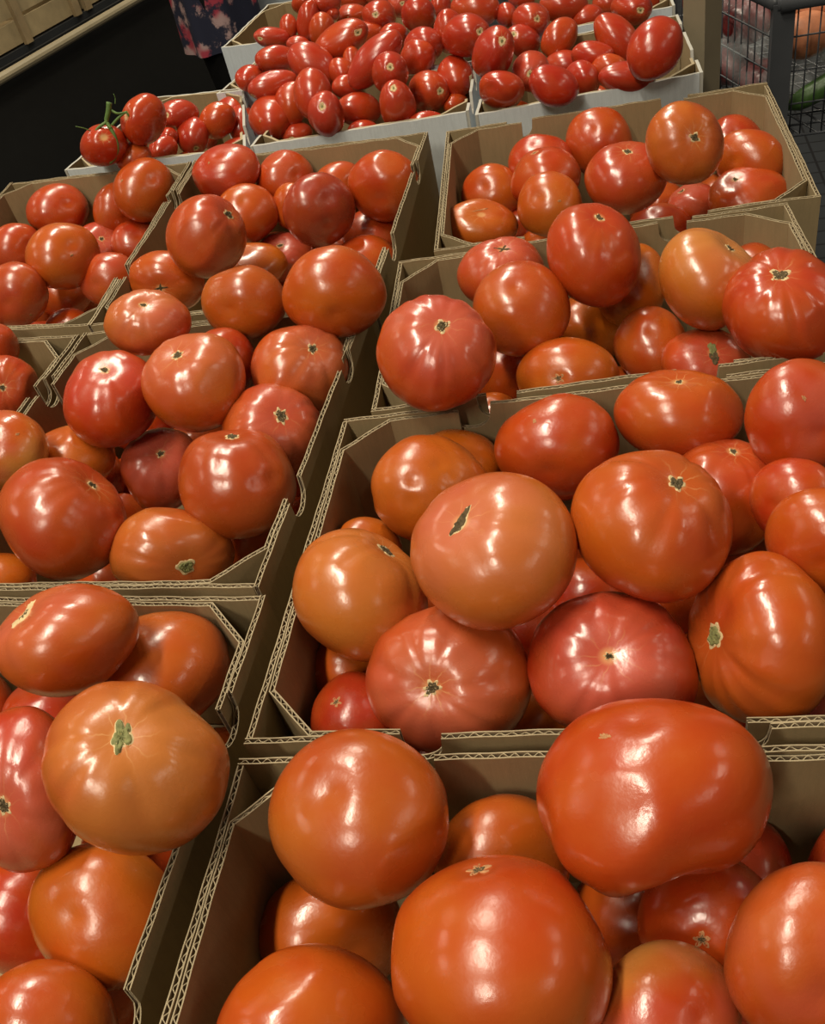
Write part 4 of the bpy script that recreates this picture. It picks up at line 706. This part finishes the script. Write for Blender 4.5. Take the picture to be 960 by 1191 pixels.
# ---------------------------------------------------------------- display table, floor and surroundings
UX = np.array([.951, -.309]); VX = np.array([.309, .951])
def uv(u, v, z=0.): p = UX * u + VX * v; return (p[0], p[1], z)
RZ = math.atan2(UX[1], UX[0])
M['black'] = simple('black_panel', (.008, .0075, .006), .55, nscale=30, namt=.2)
M['ledge'] = simple('dark_ledge', (.02, .022, .024), .4, nscale=20, namt=.2)
M['floor'] = None
def floor_mat():
    k = NT('dark_floor_tiles'); tc = k.n('ShaderNodeTexCoord').outputs['Object']
    br = k.n('ShaderNodeTexBrick'); k.link(tc, br.inputs['Vector'])
    br.offset = 0; br.inputs['Color1'].default_value = (.026, .029, .033, 1); br.inputs['Color2'].default_value = (.022, .025, .028, 1)
    br.inputs['Mortar'].default_value = (.006, .006, .007, 1); br.inputs['Scale'].default_value = 1
    br.inputs['Brick Width'].default_value = .105; br.inputs['Row Height'].default_value = .075; br.inputs['Mortar Size'].default_value = .004
    k.link(br.outputs[0], k.b.inputs['Base Color']); k.b.inputs['Roughness'].default_value = .45
    return k.m
FL = -.95
mb = MB(); mb.box((0, 0, 0), 14, 14, .05)
o = mb.build('floor', [floor_mat()]); o.location = (uv(0, 3.5)[0], uv(0, 3.5)[1], FL - .025); o.rotation_euler.z = RZ; tag(o, kind='structure')

t = empty('display_table', uv(-.36, .98, FL)); tag(t, 'black display table carrying all the tomato boxes', 'table')
org = Vector(uv(-.36, .98, FL))
def part(mb, name, mat, parent, org, smooth=False):
    mb.V = [tuple(Vector(v) - org) for v in mb.V]; return mb.build(name, mat, parent, smooth)
def prism(pl, z0, z1):
    mb = MB(); n = len(pl); V = [uv(a, b, z0) for a, b in pl] + [uv(a, b, z1) for a, b in pl]
    mb.add(V, [tuple(range(n))[::-1], tuple(range(n, 2 * n))] + [(k, (k + 1) % n, (k + 1) % n + n, k + n) for k in range(n)]); return mb
TP = [(-.975, -.17), (.215, -.17), (.215, 1.40), (.17, 1.58), (.105, 1.66), (.105, 2.08), (-.975, 2.08)]
part(prism(TP, FLOOR_Z - .030, FLOOR_Z - .0005), 'table_top', [M['black']], t, org)
part(prism([(a * .97 - .012, b * .97 + .03) for a, b in TP], FL, FLOOR_Z - .0305), 'table_skirt', [M['black']], t, org)

# tan corner post right of the plum tomatoes
M['post'] = simple('tan_board', (.25, .205, .13), .7, nscale=12, namt=.12, bump=.2, bscale=60)
pp = Vector((.606, 1.42, FLOOR_Z))
mb = MB(); mb.box((0, 0, .65), .039, .039, 1.3, math.radians(30)); o = mb.build('corner_post', [M['post']]); o.location = pp
tag(o, 'square tan post standing behind the right end of the plum tomato boxes', 'post')

# neighbouring display on the left: black front, tan bumper rail, slatted wooden crates
nd = empty('neighbouring_display', (-1.0, 4.0, FL)); tag(nd, 'dark display case with a tan bumper rail across the aisle at top left', 'display case'); no = Vector((-1.0, 4.0, FL))
ra, rb = Vector(RAIL_A), Vector(RAIL_B); rd = (rb - ra).normalized(); rn = Vector((-rd.y, rd.x, 0))
ra2 = ra - rd * 1.2; rb2 = rb + rd * 1.6; rl = (rb2 - ra2).length; mid = (ra2 + rb2) / 2; ang = math.atan2(rd.y, rd.x)
mb = MB()
sec = [(.0, -.016), (-.009, -.014), (-.014, -.008), (-.016, 0), (-.014, .008), (-.009, .014), (0, .016)]
V = []
for p_ in (ra2, rb2):
    for a_, b_ in sec: V.append(p_ + rn * a_ + Vector((0, 0, b_)))
ns = len(sec); Fc = [(i, i + ns, i + 1 + ns, i + 1) for i in range(ns - 1)] + [tuple(range(ns)), tuple(range(2 * ns - 1, ns - 1, -1)), (0, ns - 1, 2 * ns - 1, ns)]
mb.add(V, Fc); M['rail'] = simple('tan_bumper', (.30, .25, .155), .45, nscale=9, namt=.12)
part(mb, 'bumper_rail', [M['rail']], nd, no, False)
zc = ra.z
mb = MB(); c_ = mid + rn * .36; mb.box((c_.x, c_.y, (FL + zc + .02) / 2), rl, .70, zc + .02 - FL, ang); part(mb, 'case_body', [M['black']], nd, no)
mb = MB(); c_ = mid + rn * .37; mb.box((c_.x, c_.y, zc + .0305), rl, .69, .02, ang); part(mb, 'ledge', [M['ledge']], nd, no)
M['slat'] = simple('pale_crate_wood', (.33, .25, .13), .7, nscale=16, namt=.22, bump=.3, bscale=80)
M['slat2'] = simple('crate_wood_post', (.28, .20, .10), .7, nscale=16, namt=.22)
M['gap'] = simple('crate_shadow_gap', (.06, .045, .025), .9)
cz = zc + .041
for ci in (-1, 0, 1):
    L0 = .56; st = ra + rd * (CR0 + ci * (L0 + .02)) + rn * .03
    cr = empty('wooden_crate', (st + rd * L0 / 2)); cr.location.z = cz
    tag(cr, ['slatted wooden crate at the near end of the shelf across the aisle', 'slatted wooden crate in the middle of the shelf across the aisle', 'slatted wooden crate at the far end of the shelf across the aisle'][ci + 1], 'crate', 'slatted crates on the dark case')
    co = Vector(cr.location)
    for side in (0, 1):
        mb = MB()
        for r_ in range(5):
            c_ = st + rd * L0 / 2 + rn * (.008 + side * .38); mb.box((c_.x, c_.y, cz + .04 + r_ * .078), L0 - .01, .010, .066, ang)
        part(mb, 'slatted_side', [M['slat']], cr, co)
    for e_ in (0, 1):
        mb = MB()
        for r_ in range(5):
            c_ = st + rd * (.008 + e_ * (L0 - .016)) + rn * .20; mb.box((c_.x, c_.y, cz + .04 + r_ * .078), .010, .37, .066, ang)
        part(mb, 'slatted_end', [M['slat']], cr, co)
    for q in (.02, .275, .54):
        for side in (0, 1):
            mb = MB(); c_ = st + rd * q + rn * (-.005 + side * .40); mb.box((c_.x, c_.y, cz + .20), .032, .014, .40, ang); part(mb, 'upright_batten', [M['slat2']], cr, co)
    mb = MB(); c_ = st + rd * L0 / 2 + rn * .2; mb.box((c_.x, c_.y, cz + .004), L0 - .03, .36, .006, ang); part(mb, 'crate_bottom', [M['slat2']], cr, co)

# ---------------------------------------------------------------- shopping cart at the right
M['wire'] = simple('dark_grey_coated_wire', (.045, .048, .055), .38, spec=.5)
M['cartrail'] = simple('grey_plastic_rail', (.075, .08, .088), .35, nscale=15, namt=.1)
CA = Vector(CART_P); e1 = Vector(uv(1, 0)); e2 = Vector((math.cos(math.radians(CART_ANG)), math.sin(math.radians(CART_ANG)), 0))
ct = empty('shopping_cart', CA + Vector((0, 0, FL - CA.z))); tag(ct, 'dark grey wire shopping cart holding bagged fruit and vegetables', 'shopping cart'); cto = Vector(ct.location)
W_, D_, H_ = .60, .80, .22
def cp(a, b, z): return CA + e1 * a + e2 * b + Vector((0, 0, -z))
def grid(name, f, nu_, nv_, r_):
    mb = MB()
    for i in range(nu_ + 1): mb.tube([f(i / nu_, 0), f(i / nu_, .5), f(i / nu_, 1)], r_, 6)
    for j in range(nv_ + 1): mb.tube([f(0, j / nv_), f(.5, j / nv_), f(1, j / nv_)], r_ * 1.25, 6)
    part(mb, name, [M['wire']], ct, cto, True)
grid('front_grid', lambda a, b: cp(a * W_, .004, b * H_), 34, 4, .0013)
grid('side_grid', lambda a, b: cp(.004, a * D_, b * H_), 32, 4, .0014)
grid('far_side_grid', lambda a, b: cp(W_, a * D_, b * H_), 32, 4, .0014)
grid('back_grid', lambda a, b: cp(a * W_, D_, b * H_), 22, 4, .0014)
grid('base_grid', lambda a, b: cp(a * W_, b * D_, H_), 22, 16, .0018)
mb = MB(); c_ = cp(.012, .004, H_ / 2); mb.box(c_, .034, .020, H_, RZ); part(mb, 'corner_panel', [M['cartrail']], ct, cto)
mb = MB(); c_ = cp(W_, .004, H_ / 2); mb.box(c_, .046, .020, H_, RZ); part(mb, 'corner_panel', [M['cartrail']], ct, cto)
mb = MB(); mb.tube([cp(0, 0, 0), cp(W_, 0, 0), cp(W_, D_, 0), cp(0, D_, 0), cp(0, 0, 0)], .011, 10); part(mb, 'top_rail', [M['cartrail']], ct, cto, True)
mb = MB(); mb.tube([cp(0, -.01, -.004), cp(W_, -.01, -.004)], .014, 10); part(mb, 'handle_bar', [M['cartrail']], ct, cto, True)
mb = MB()
zf = FL + .12 - CA.z
for s_ in (.04, W_ - .04):
    mb.tube([cp(s_, .02, H_), cp(s_, .05, -zf), cp(s_, D_ - .03, -zf)], .012, 8); mb.tube([cp(s_, .60, H_), cp(s_, .45, -zf)], .012, 8)
part(mb, 'under_frame', [M['wire']], ct, cto, True)
M['rubber'] = simple('black_rubber', (.015, .015, .015), .7)
for s_ in (.04, W_ - .04):
    for b_ in (.06, D_ - .06):
        mb = MB(); c_ = cp(s_, b_, 0); c_.z = FL + .0605
        mb.tube([c_ - e1 * .014, c_ + e1 * .014], .06, 20); w_ = part(mb, 'wheel', [M['rubber']], ct, cto, False)

# bagged produce in the cart
def blob(name, loc, r, key, lob, mat, sc=(1, 1, 1), rz=0, roma=False, nu=36, nv=24):
    T = np.array(Matrix.Rotation(rz, 3, 'Z')) @ np.diag([r * sc[0], r * sc[1], r * sc[2]])
    d = sphere_dirs(nu, nv); P = tom_surf(key, roma, lob, d) @ T.T
    me = bpy.data.meshes.new(name); me.from_pydata(P.tolist(), [], grid_mesh(nu, nv)); me.materials.append(mat)
    me.polygons.foreach_set('use_smooth', np.ones(len(me.polygons), dtype=bool))
    o = bpy.data.objects.new(name, me); COL.objects.link(o); o.location = loc; return o
M['peach'] = simple('peach_skin', (.60, .22, .10), .6, nscale=22, namt=.4)
M['apple'] = simple('red_apple_skin', (.20, .025, .025), .3, nscale=20, namt=.5)
M['cuke'] = simple('cucumber_skin', (.06, .13, .03), .4, nscale=30, namt=.35, bump=.4, bscale=60)
M['pale_veg'] = simple('pale_green_leaf', (.30, .36, .24), .5, nscale=14, namt=.35, bump=.3, bscale=20)
base_z = H_ - .004
for n_, (a, b, z, r) in enumerate([(.10, .10, .085, .042), (.19, .09, .08, .041), (.28, .10, .085, .043), (.37, .11, .08, .040), (.15, .19, .07, .040), (.25, .19, .07, .042)]):
    o = blob('peach', cp(a, b, z), r, 'p%d' % n_, .3, M['peach'])
    tag(o, ['rosy yellow peach at the near corner of the cart', 'second peach from the cart corner post', 'third peach from the cart corner post', 'peach farthest right in the cart', 'peach in the second row behind the cart corner', 'second-row peach farther right in the cart'][n_], 'peach', 'peaches on top in the cart')
for n_, (a, b, z, r) in enumerate([(.055, .22, .085, .042), (.06, .31, .09, .043), (.06, .40, .08, .042), (.06, .16, .172, .042), (.06, .27, .174, .043), (.06, .37, .170, .042)]):
    o = blob('apple', cp(a, b, z), r, 'a%d' % n_, .5, M['apple'])
    tag(o, ['dark red apple behind the side wires, nearest of the upper row', 'dark red apple behind the side wires, middle of the upper row', 'dark red apple behind the side wires, farthest of the upper row', 'dark red apple behind the side wires, nearest of the lower row', 'dark red apple behind the side wires, middle of the lower row', 'dark red apple behind the side wires, farthest of the lower row'][n_], 'apple', 'bagged red apples in the cart')
for n_, (p0, p1, r) in enumerate([((.05, .05, .190), (.30, .06, .105), .020), ((.16, .045, .193), (.46, .045, .165), .022), ((.18, .10, .190), (.44, .12, .150), .022)]):
    A_, B_ = cp(*p0), cp(*p1); mb = MB(); N_ = 14
    pts = [A_.lerp(B_, i / N_) + Vector((0, 0, .012 * math.sin(math.pi * i / N_))) for i in range(N_ + 1)]
    mb.tube([p - A_ for p in pts], [r * max(.15, (1 - abs(2 * i / N_ - 1) ** 6) ** .5) for i in range(N_ + 1)], 16)
    o = mb.build('cucumber', [M['cuke']], None, True); o.location = A_
    tag(o, ['green cucumber slanting up behind the cart front', 'green cucumber lying lowest behind the cart front', 'green cucumber in the second row of the cart'][n_], 'cucumber', 'cucumbers in the cart')
def plastic():
    k = NT('clear_plastic_film'); b = k.b; b.inputs['Base Color'].default_value = (.8, .85, .86, 1); b.inputs['Roughness'].default_value = .18
    tc = k.n('ShaderNodeTexCoord').outputs['Object']; k.bump(k.noise(tc, 40, 4, .6), .9, .004)
    tr = k.n('ShaderNodeBsdfTransparent'); mx = k.n('ShaderNodeMixShader'); mx.inputs[0].default_value = .13
    k.link(tr.outputs[0], mx.inputs[1]); k.link(b.outputs[0], mx.inputs[2]); k.link(mx.outputs[0], k.t.nodes['Material Output'].inputs[0])
    return k.m
M['film'] = plastic()
def bag(loc, sx, sy, sz, seed, label):
    d = sphere_dirs(48, 32); rg = np.random.default_rng(seed); r = np.ones(len(d))
    for k in range(14):
        v = rg.normal(size=3); v *= rg.uniform(2, 11) / np.linalg.norm(v); r += .035 * np.cos(d @ v + rg.uniform(0, 6))
    P = d * r[:, None] * np.array([sx, sy, sz]); P = P @ np.array(Matrix.Rotation(RZ, 3, 'Z')).T
    P[:, 2] = np.maximum(P[:, 2], -sz * .85)
    me = bpy.data.meshes.new('plastic_bag'); me.from_pydata(P.tolist(), [], grid_mesh(48, 32)); me.materials.append(M['film'])
    me.polygons.foreach_set('use_smooth', np.ones(len(me.polygons), dtype=bool))
    o = bpy.data.objects.new('plastic_bag', me); COL.objects.link(o); o.location = loc; tag(o, label, 'bag', 'clear produce bags in the cart')
bag(cp(.26, .12, .145), .21, .085, .070, 1, 'clear plastic bag around the cucumbers at the cart front')
bag(cp(.075, .28, .125), .058, .18, .085, 2, 'clear plastic bag around the red apples at the cart side')
o = blob('lettuce', cp(.30, .26, .145), .080, 'l1', 1., M['pale_veg'], (1.3, .8, .8)); tag(o, 'pale green leafy head behind the cucumbers in the cart', 'lettuce')

# ---------------------------------------------------------------- person in a floral dress beyond the boxes
def skin_body(name, pts, edges, rad, mat, sub=2):
    me = bpy.data.meshes.new(name); me.from_pydata(pts, edges, []); me.materials.append(mat)
    o = bpy.data.objects.new(name, me); COL.objects.link(o)
    o.modifiers.new('s', 'SKIN'); me.skin_vertices.new() if not me.skin_vertices else None
    for i, r in enumerate(rad): me.skin_vertices[0].data[i].radius = (r, r) if not isinstance(r, tuple) else r
    me.skin_vertices[0].data[0].use_root = True
    s = o.modifiers.new('u', 'SUBSURF'); s.levels = sub; s.render_levels = sub
    dg = bpy.context.evaluated_depsgraph_get(); dg.update()
    m2 = bpy.data.meshes.new_from_object(o.evaluated_get(dg)); COL.objects.unlink(o); bpy.data.objects.remove(o)
    m2.polygons.foreach_set('use_smooth', np.ones(len(m2.polygons), dtype=bool))
    if not m2.materials: m2.materials.append(mat)
    o2 = bpy.data.objects.new(name, m2); COL.objects.link(o2); return o2
def floral():
    k = NT('navy_floral_cloth'); tc = k.n('ShaderNodeTexCoord').outputs['Object']
    v1 = k.n('ShaderNodeTexVoronoi'); v1.inputs['Scale'].default_value = 17; k.link(tc, v1.inputs['Vector'])
    nz = k.noise(tc, 60, 4, .8); nb = k.noise(tc, 9, 2)
    petal = k.smooth(k.math('ADD', v1.outputs[0], k.math('MULTIPLY', k.math('SUBTRACT', nz, .5), .9)), .30, .52, 1., 0.)
    pinkred = k.mix(k.smooth(nb, .45, .55), (.36, .035, .06), (.42, .28, .27))
    c = k.mix(petal, (.012, .014, .035), pinkred)
    v2 = k.n('ShaderNodeTexVoronoi'); v2.inputs['Scale'].default_value = 19; k.link(tc, v2.inputs['Vector'])
    leaf = k.smooth(k.math('ADD', v2.outputs[0], k.math('MULTIPLY', nz, .5)), .42, .55, 1., 0.)
    c = k.mix(k.math('MULTIPLY', leaf, k.smooth(nb, .5, .35)), c, (.13, .16, .10))
    k.link(c, k.b.inputs['Base Color']); k.b.inputs['Roughness'].default_value = .85; return k.m
M['skin'] = simple('skin', (.42, .25, .17), .5); M['floral'] = floral(); M['leggings'] = simple('black_leggings', (.004, .004, .004), .9, spec=.1)
M['hair'] = simple('dark_brown_hair', (.03, .018, .01), .5); M['shoe'] = simple('black_shoe', (.01, .01, .01), .5)
M['eye'] = simple('eye_white', (.7, .7, .68), .3); M['iris'] = simple('dark_iris', (.03, .02, .01), .2); M['lips'] = simple('lips', (.35, .10, .09), .5)
px, py = PERSON
pr = empty('person', (px, py, FL)); pr.rotation_euler.z = math.radians(70)
tag(pr, 'person in a navy floral dress and black leggings standing beyond the boxes', 'person')
B = [(0, 0, .93), (0, 0, 1.08), (0, .0, 1.22), (0, .01, 1.36), (0, .01, 1.43), (0, -.01, 1.49), (0, -.015, 1.56), (0, -.015, 1.63),
     (.15, .01, 1.36), (.20, .03, 1.12), (.17, -.20, 1.08), (-.15, .01, 1.36), (-.20, .03, 1.12), (-.17, -.20, 1.08),
     (.07, 0, .86), (.075, -.01, .48), (.08, .02, .09), (.08, -.10, .035), (-.07, 0, .86), (-.075, -.01, .48), (-.08, .02, .09), (-.08, -.10, .035),
     (.155, -.27, 1.09), (-.155, -.27, 1.09)]
Ed = [(0, 1), (1, 2), (2, 3), (3, 4), (4, 5), (5, 6), (6, 7), (3, 8), (8, 9), (9, 10), (3, 11), (11, 12), (12, 13), (0, 14), (14, 15), (15, 16), (16, 17), (0, 18), (18, 19), (19, 20), (20, 21), (10, 22), (13, 23)]
Rd = [.095, .09, .10, .09, .045, .055, .085, .065, .05, .038, .026, .05, .038, .026, .085, .055, .036, .03, .085, .055, .036, .03, .028, .028]
b_ = skin_body('body', B, Ed, Rd, M['skin']); b_.parent = pr
# fingers
for hx, hy, hz in ((.155, -.27, 1.09), (-.155, -.27, 1.09)):
    sg = 1 if hx > 0 else -1
    for f_, (dz, ln) in enumerate(((.022, .062), (.008, .072), (-.006, .068), (-.02, .052))):
        mbf = MB(); mbf.tube([(hx, hy - .0, hz + dz), (hx - sg * .004, hy - .02 - ln * .5, hz + dz * 1.15), (hx - sg * .016, hy - .02 - ln, hz + dz * 1.15 - .006)], [.009, .008, .006], 10)
        mbf.build('finger', [M['skin']], pr, True)
    mbf = MB(); mbf.tube([(hx, hy + .01, hz + .015), (hx - sg * .02, hy - .015, hz + .038), (hx - sg * .026, hy - .04, hz + .042)], [.010, .009, .007], 10); mbf.build('thumb', [M['skin']], pr, True)
def lathe(name, prof, mat, parent, seg=48, fold=0, amp=0, sy=.8, yoff=0):
    V = []; 
    for j, (r, z) in enumerate(prof):
        for k in range(seg):
            a = 2 * math.pi * k / seg; q = r * (1 + amp * (1 - j / (len(prof) - 1)) * math.sin(fold * a + .7 * math.sin(2 * a)))
            V.append((q * math.cos(a), q * math.sin(a) * sy + yoff, z))
    Fc = [(j * seg + k, j * seg + (k + 1) % seg, (j + 1) * seg + (k + 1) % seg, (j + 1) * seg + k) for j in range(len(prof) - 1) for k in range(seg)]
    return mesh_obj(name, V, Fc, mat, parent, smooth=True)
lathe('floral_dress', [(.165, .635), (.163, .70), (.160, .80), (.158, .92), (.15, 1.04), (.15, 1.12), (.165, 1.24), (.17, 1.33), (.13, 1.40), (.075, 1.435)], M['floral'], pr, 64, 7, .07, .78)
sl = MB()
for sg in (1, -1): sl.tube([(sg * .12, .01, 1.385), (sg * .17, .012, 1.33), (sg * .195, .02, 1.22)], [.07, .068, .062], 18)
sl.build('dress_sleeves', [M['floral']], pr, True)
lg = MB()
for sg in (1, -1):
    lg.tube([(sg * .07, 0, .86), (sg * .075, -.01, .48), (sg * .08, .015, .10)], [.088, .060, .046], 20)
lg.build('leggings', [M['leggings']], pr, True)
for sg in (1, -1):
    s_ = MB(); s_.tube([(sg * .08, .05, .045), (sg * .08, .0, .05), (sg * .08, -.08, .042), (sg * .08, -.15, .030)], [.036, .044, .042, .026], 16); s_.build('shoe', [M['shoe']], pr, True)
hd = MB(); 
def ell(mb, c, r, nu=24, nv=16, cut=None):
    d = sphere_dirs(nu, nv); mb.add([(c[0] + r[0] * x, c[1] + r[1] * y, c[2] + r[2] * z) for x, y, z in d], grid_mesh(nu, nv))
ell(hd, (0, -.012, 1.595), (.074, .092, .112)); hd.build('face', [M['skin']], pr, True)
nm = MB(); nm.tube([(0, -.098, 1.61), (0, -.113, 1.585), (0, -.118, 1.572), (0, -.098, 1.565)], [.006, .009, .012, .008], 10); nm.build('nose', [M['skin']], pr, True)
for sg in (1, -1):
    e_ = MB(); ell(e_, (sg * .03, -.092, 1.603), (.013, .008, .008), 14, 10); ee = e_.build('eye', [M['eye']], pr, True)
    e_ = MB(); ell(e_, (sg * .03, -.099, 1.603), (.0055, .003, .0055), 12, 8); e_.build('iris', [M['iris']], ee, True)
    e_ = MB(); ell(e_, (sg * .075, 0, 1.59), (.008, .018, .03), 12, 10); e_.build('ear', [M['skin']], pr, True)
lp = MB(); ell(lp, (0, -.100, 1.545), (.022, .008, .008), 14, 8); lp.build('mouth', [M['lips']], pr, True)
hr = MB(); ell(hr, (0, .012, 1.625), (.086, .095, .105)); ell(hr, (0, .055, 1.52), (.08, .05, .14)); hr.build('hair', [M['hair']], pr, True)

# pale shopping bag standing beside the person
bgp = Vector(BAG_P); M['tote'] = simple('pale_grey_plastic', (.42, .47, .50), .45, nscale=8, namt=.1)
bt = empty('shopping_bag', (bgp.x, bgp.y, FL)); tag(bt, 'pale grey-white upright bin beside the person in the floral dress', 'bin')
mb = MB()
def ring(r, z, q=.9): return [(r * q * math.copysign(abs(math.cos(a)) ** .4, math.cos(a)), r * math.copysign(abs(math.sin(a)) ** .4, math.sin(a)), z) for a in [2 * math.pi * k / 32 for k in range(32)]]
pf = [(.10, 0), (.105, .02), (.12, .55), (.125, .86), (.135, .87), (.135, .90), (.125, .90), (.115, .55), (.095, .03)]
V = [p for r, z in pf for p in ring(r, z)]
mb.add(V, [(j * 32 + k, j * 32 + (k + 1) % 32, (j + 1) * 32 + (k + 1) % 32, (j + 1) * 32 + k) for j in range(len(pf) - 1) for k in range(32)] + [tuple(range(32))[::-1], tuple((len(pf) - 1) * 32 + k for k in range(32))])
mb.build('bin_body', [M['tote']], bt); bt.name = 'waste_bin'

# ---------------------------------------------------------------- light
w = bpy.data.worlds.new('shop_air'); bpy.context.scene.world = w; w.use_nodes = True
w.node_tree.nodes['Background'].inputs[0].default_value = (1, .86, .70, 1); w.node_tree.nodes['Background'].inputs[1].default_value = WORLD
def area(name, x, y, z, sx, sy, power, rz=RZ, col=(1, .90, .72)):
    l = bpy.data.lights.new(name, 'AREA'); l.shape = 'RECTANGLE'; l.size = sx; l.size_y = sy; l.energy = power; l.color = col
    o = bpy.data.objects.new(name, l); COL.objects.link(o); o.location = (x, y, z); o.rotation_euler = (0, 0, rz); return o
for (u, v, z, sx, sy, pw) in LIGHTS:
    x, y, _ = uv(u, v); area('ceiling_light', x, y, z, sx, sy, pw)

# ---------------------------------------------------------------- camera and view
cd = bpy.data.cameras.new('camera'); cam = bpy.data.objects.new('camera', cd); COL.objects.link(cam)
cd.sensor_fit = 'HORIZONTAL'; cd.sensor_width = 36; cd.lens = 36 * 1073.894 / 960; cd.clip_start = .01
P_, R_ = 0.730451, 0.262106
R3 = Matrix(((1, 0, 0), (0, math.sin(P_), -math.cos(P_)), (0, math.cos(P_), math.sin(P_))))
c_, s_ = math.cos(R_), math.sin(R_)
rt = R3 @ Vector((c_, -s_, 0)); up = R3 @ Vector((s_, c_, 0)); bk = R3 @ Vector((0, 0, 1))
mw = Matrix((rt, up, bk)).transposed().to_4x4(); mw.translation = Vector((0, 0, 0.46831)); cam.matrix_world = mw
sc = bpy.context.scene; sc.camera = cam
sc.view_settings.view_transform = 'Standard'; sc.view_settings.look = 'None'; sc.view_settings.gamma = 1; sc.view_settings.exposure = EXPO
try: sc.view_settings.use_curve_mapping = False
except Exception: pass
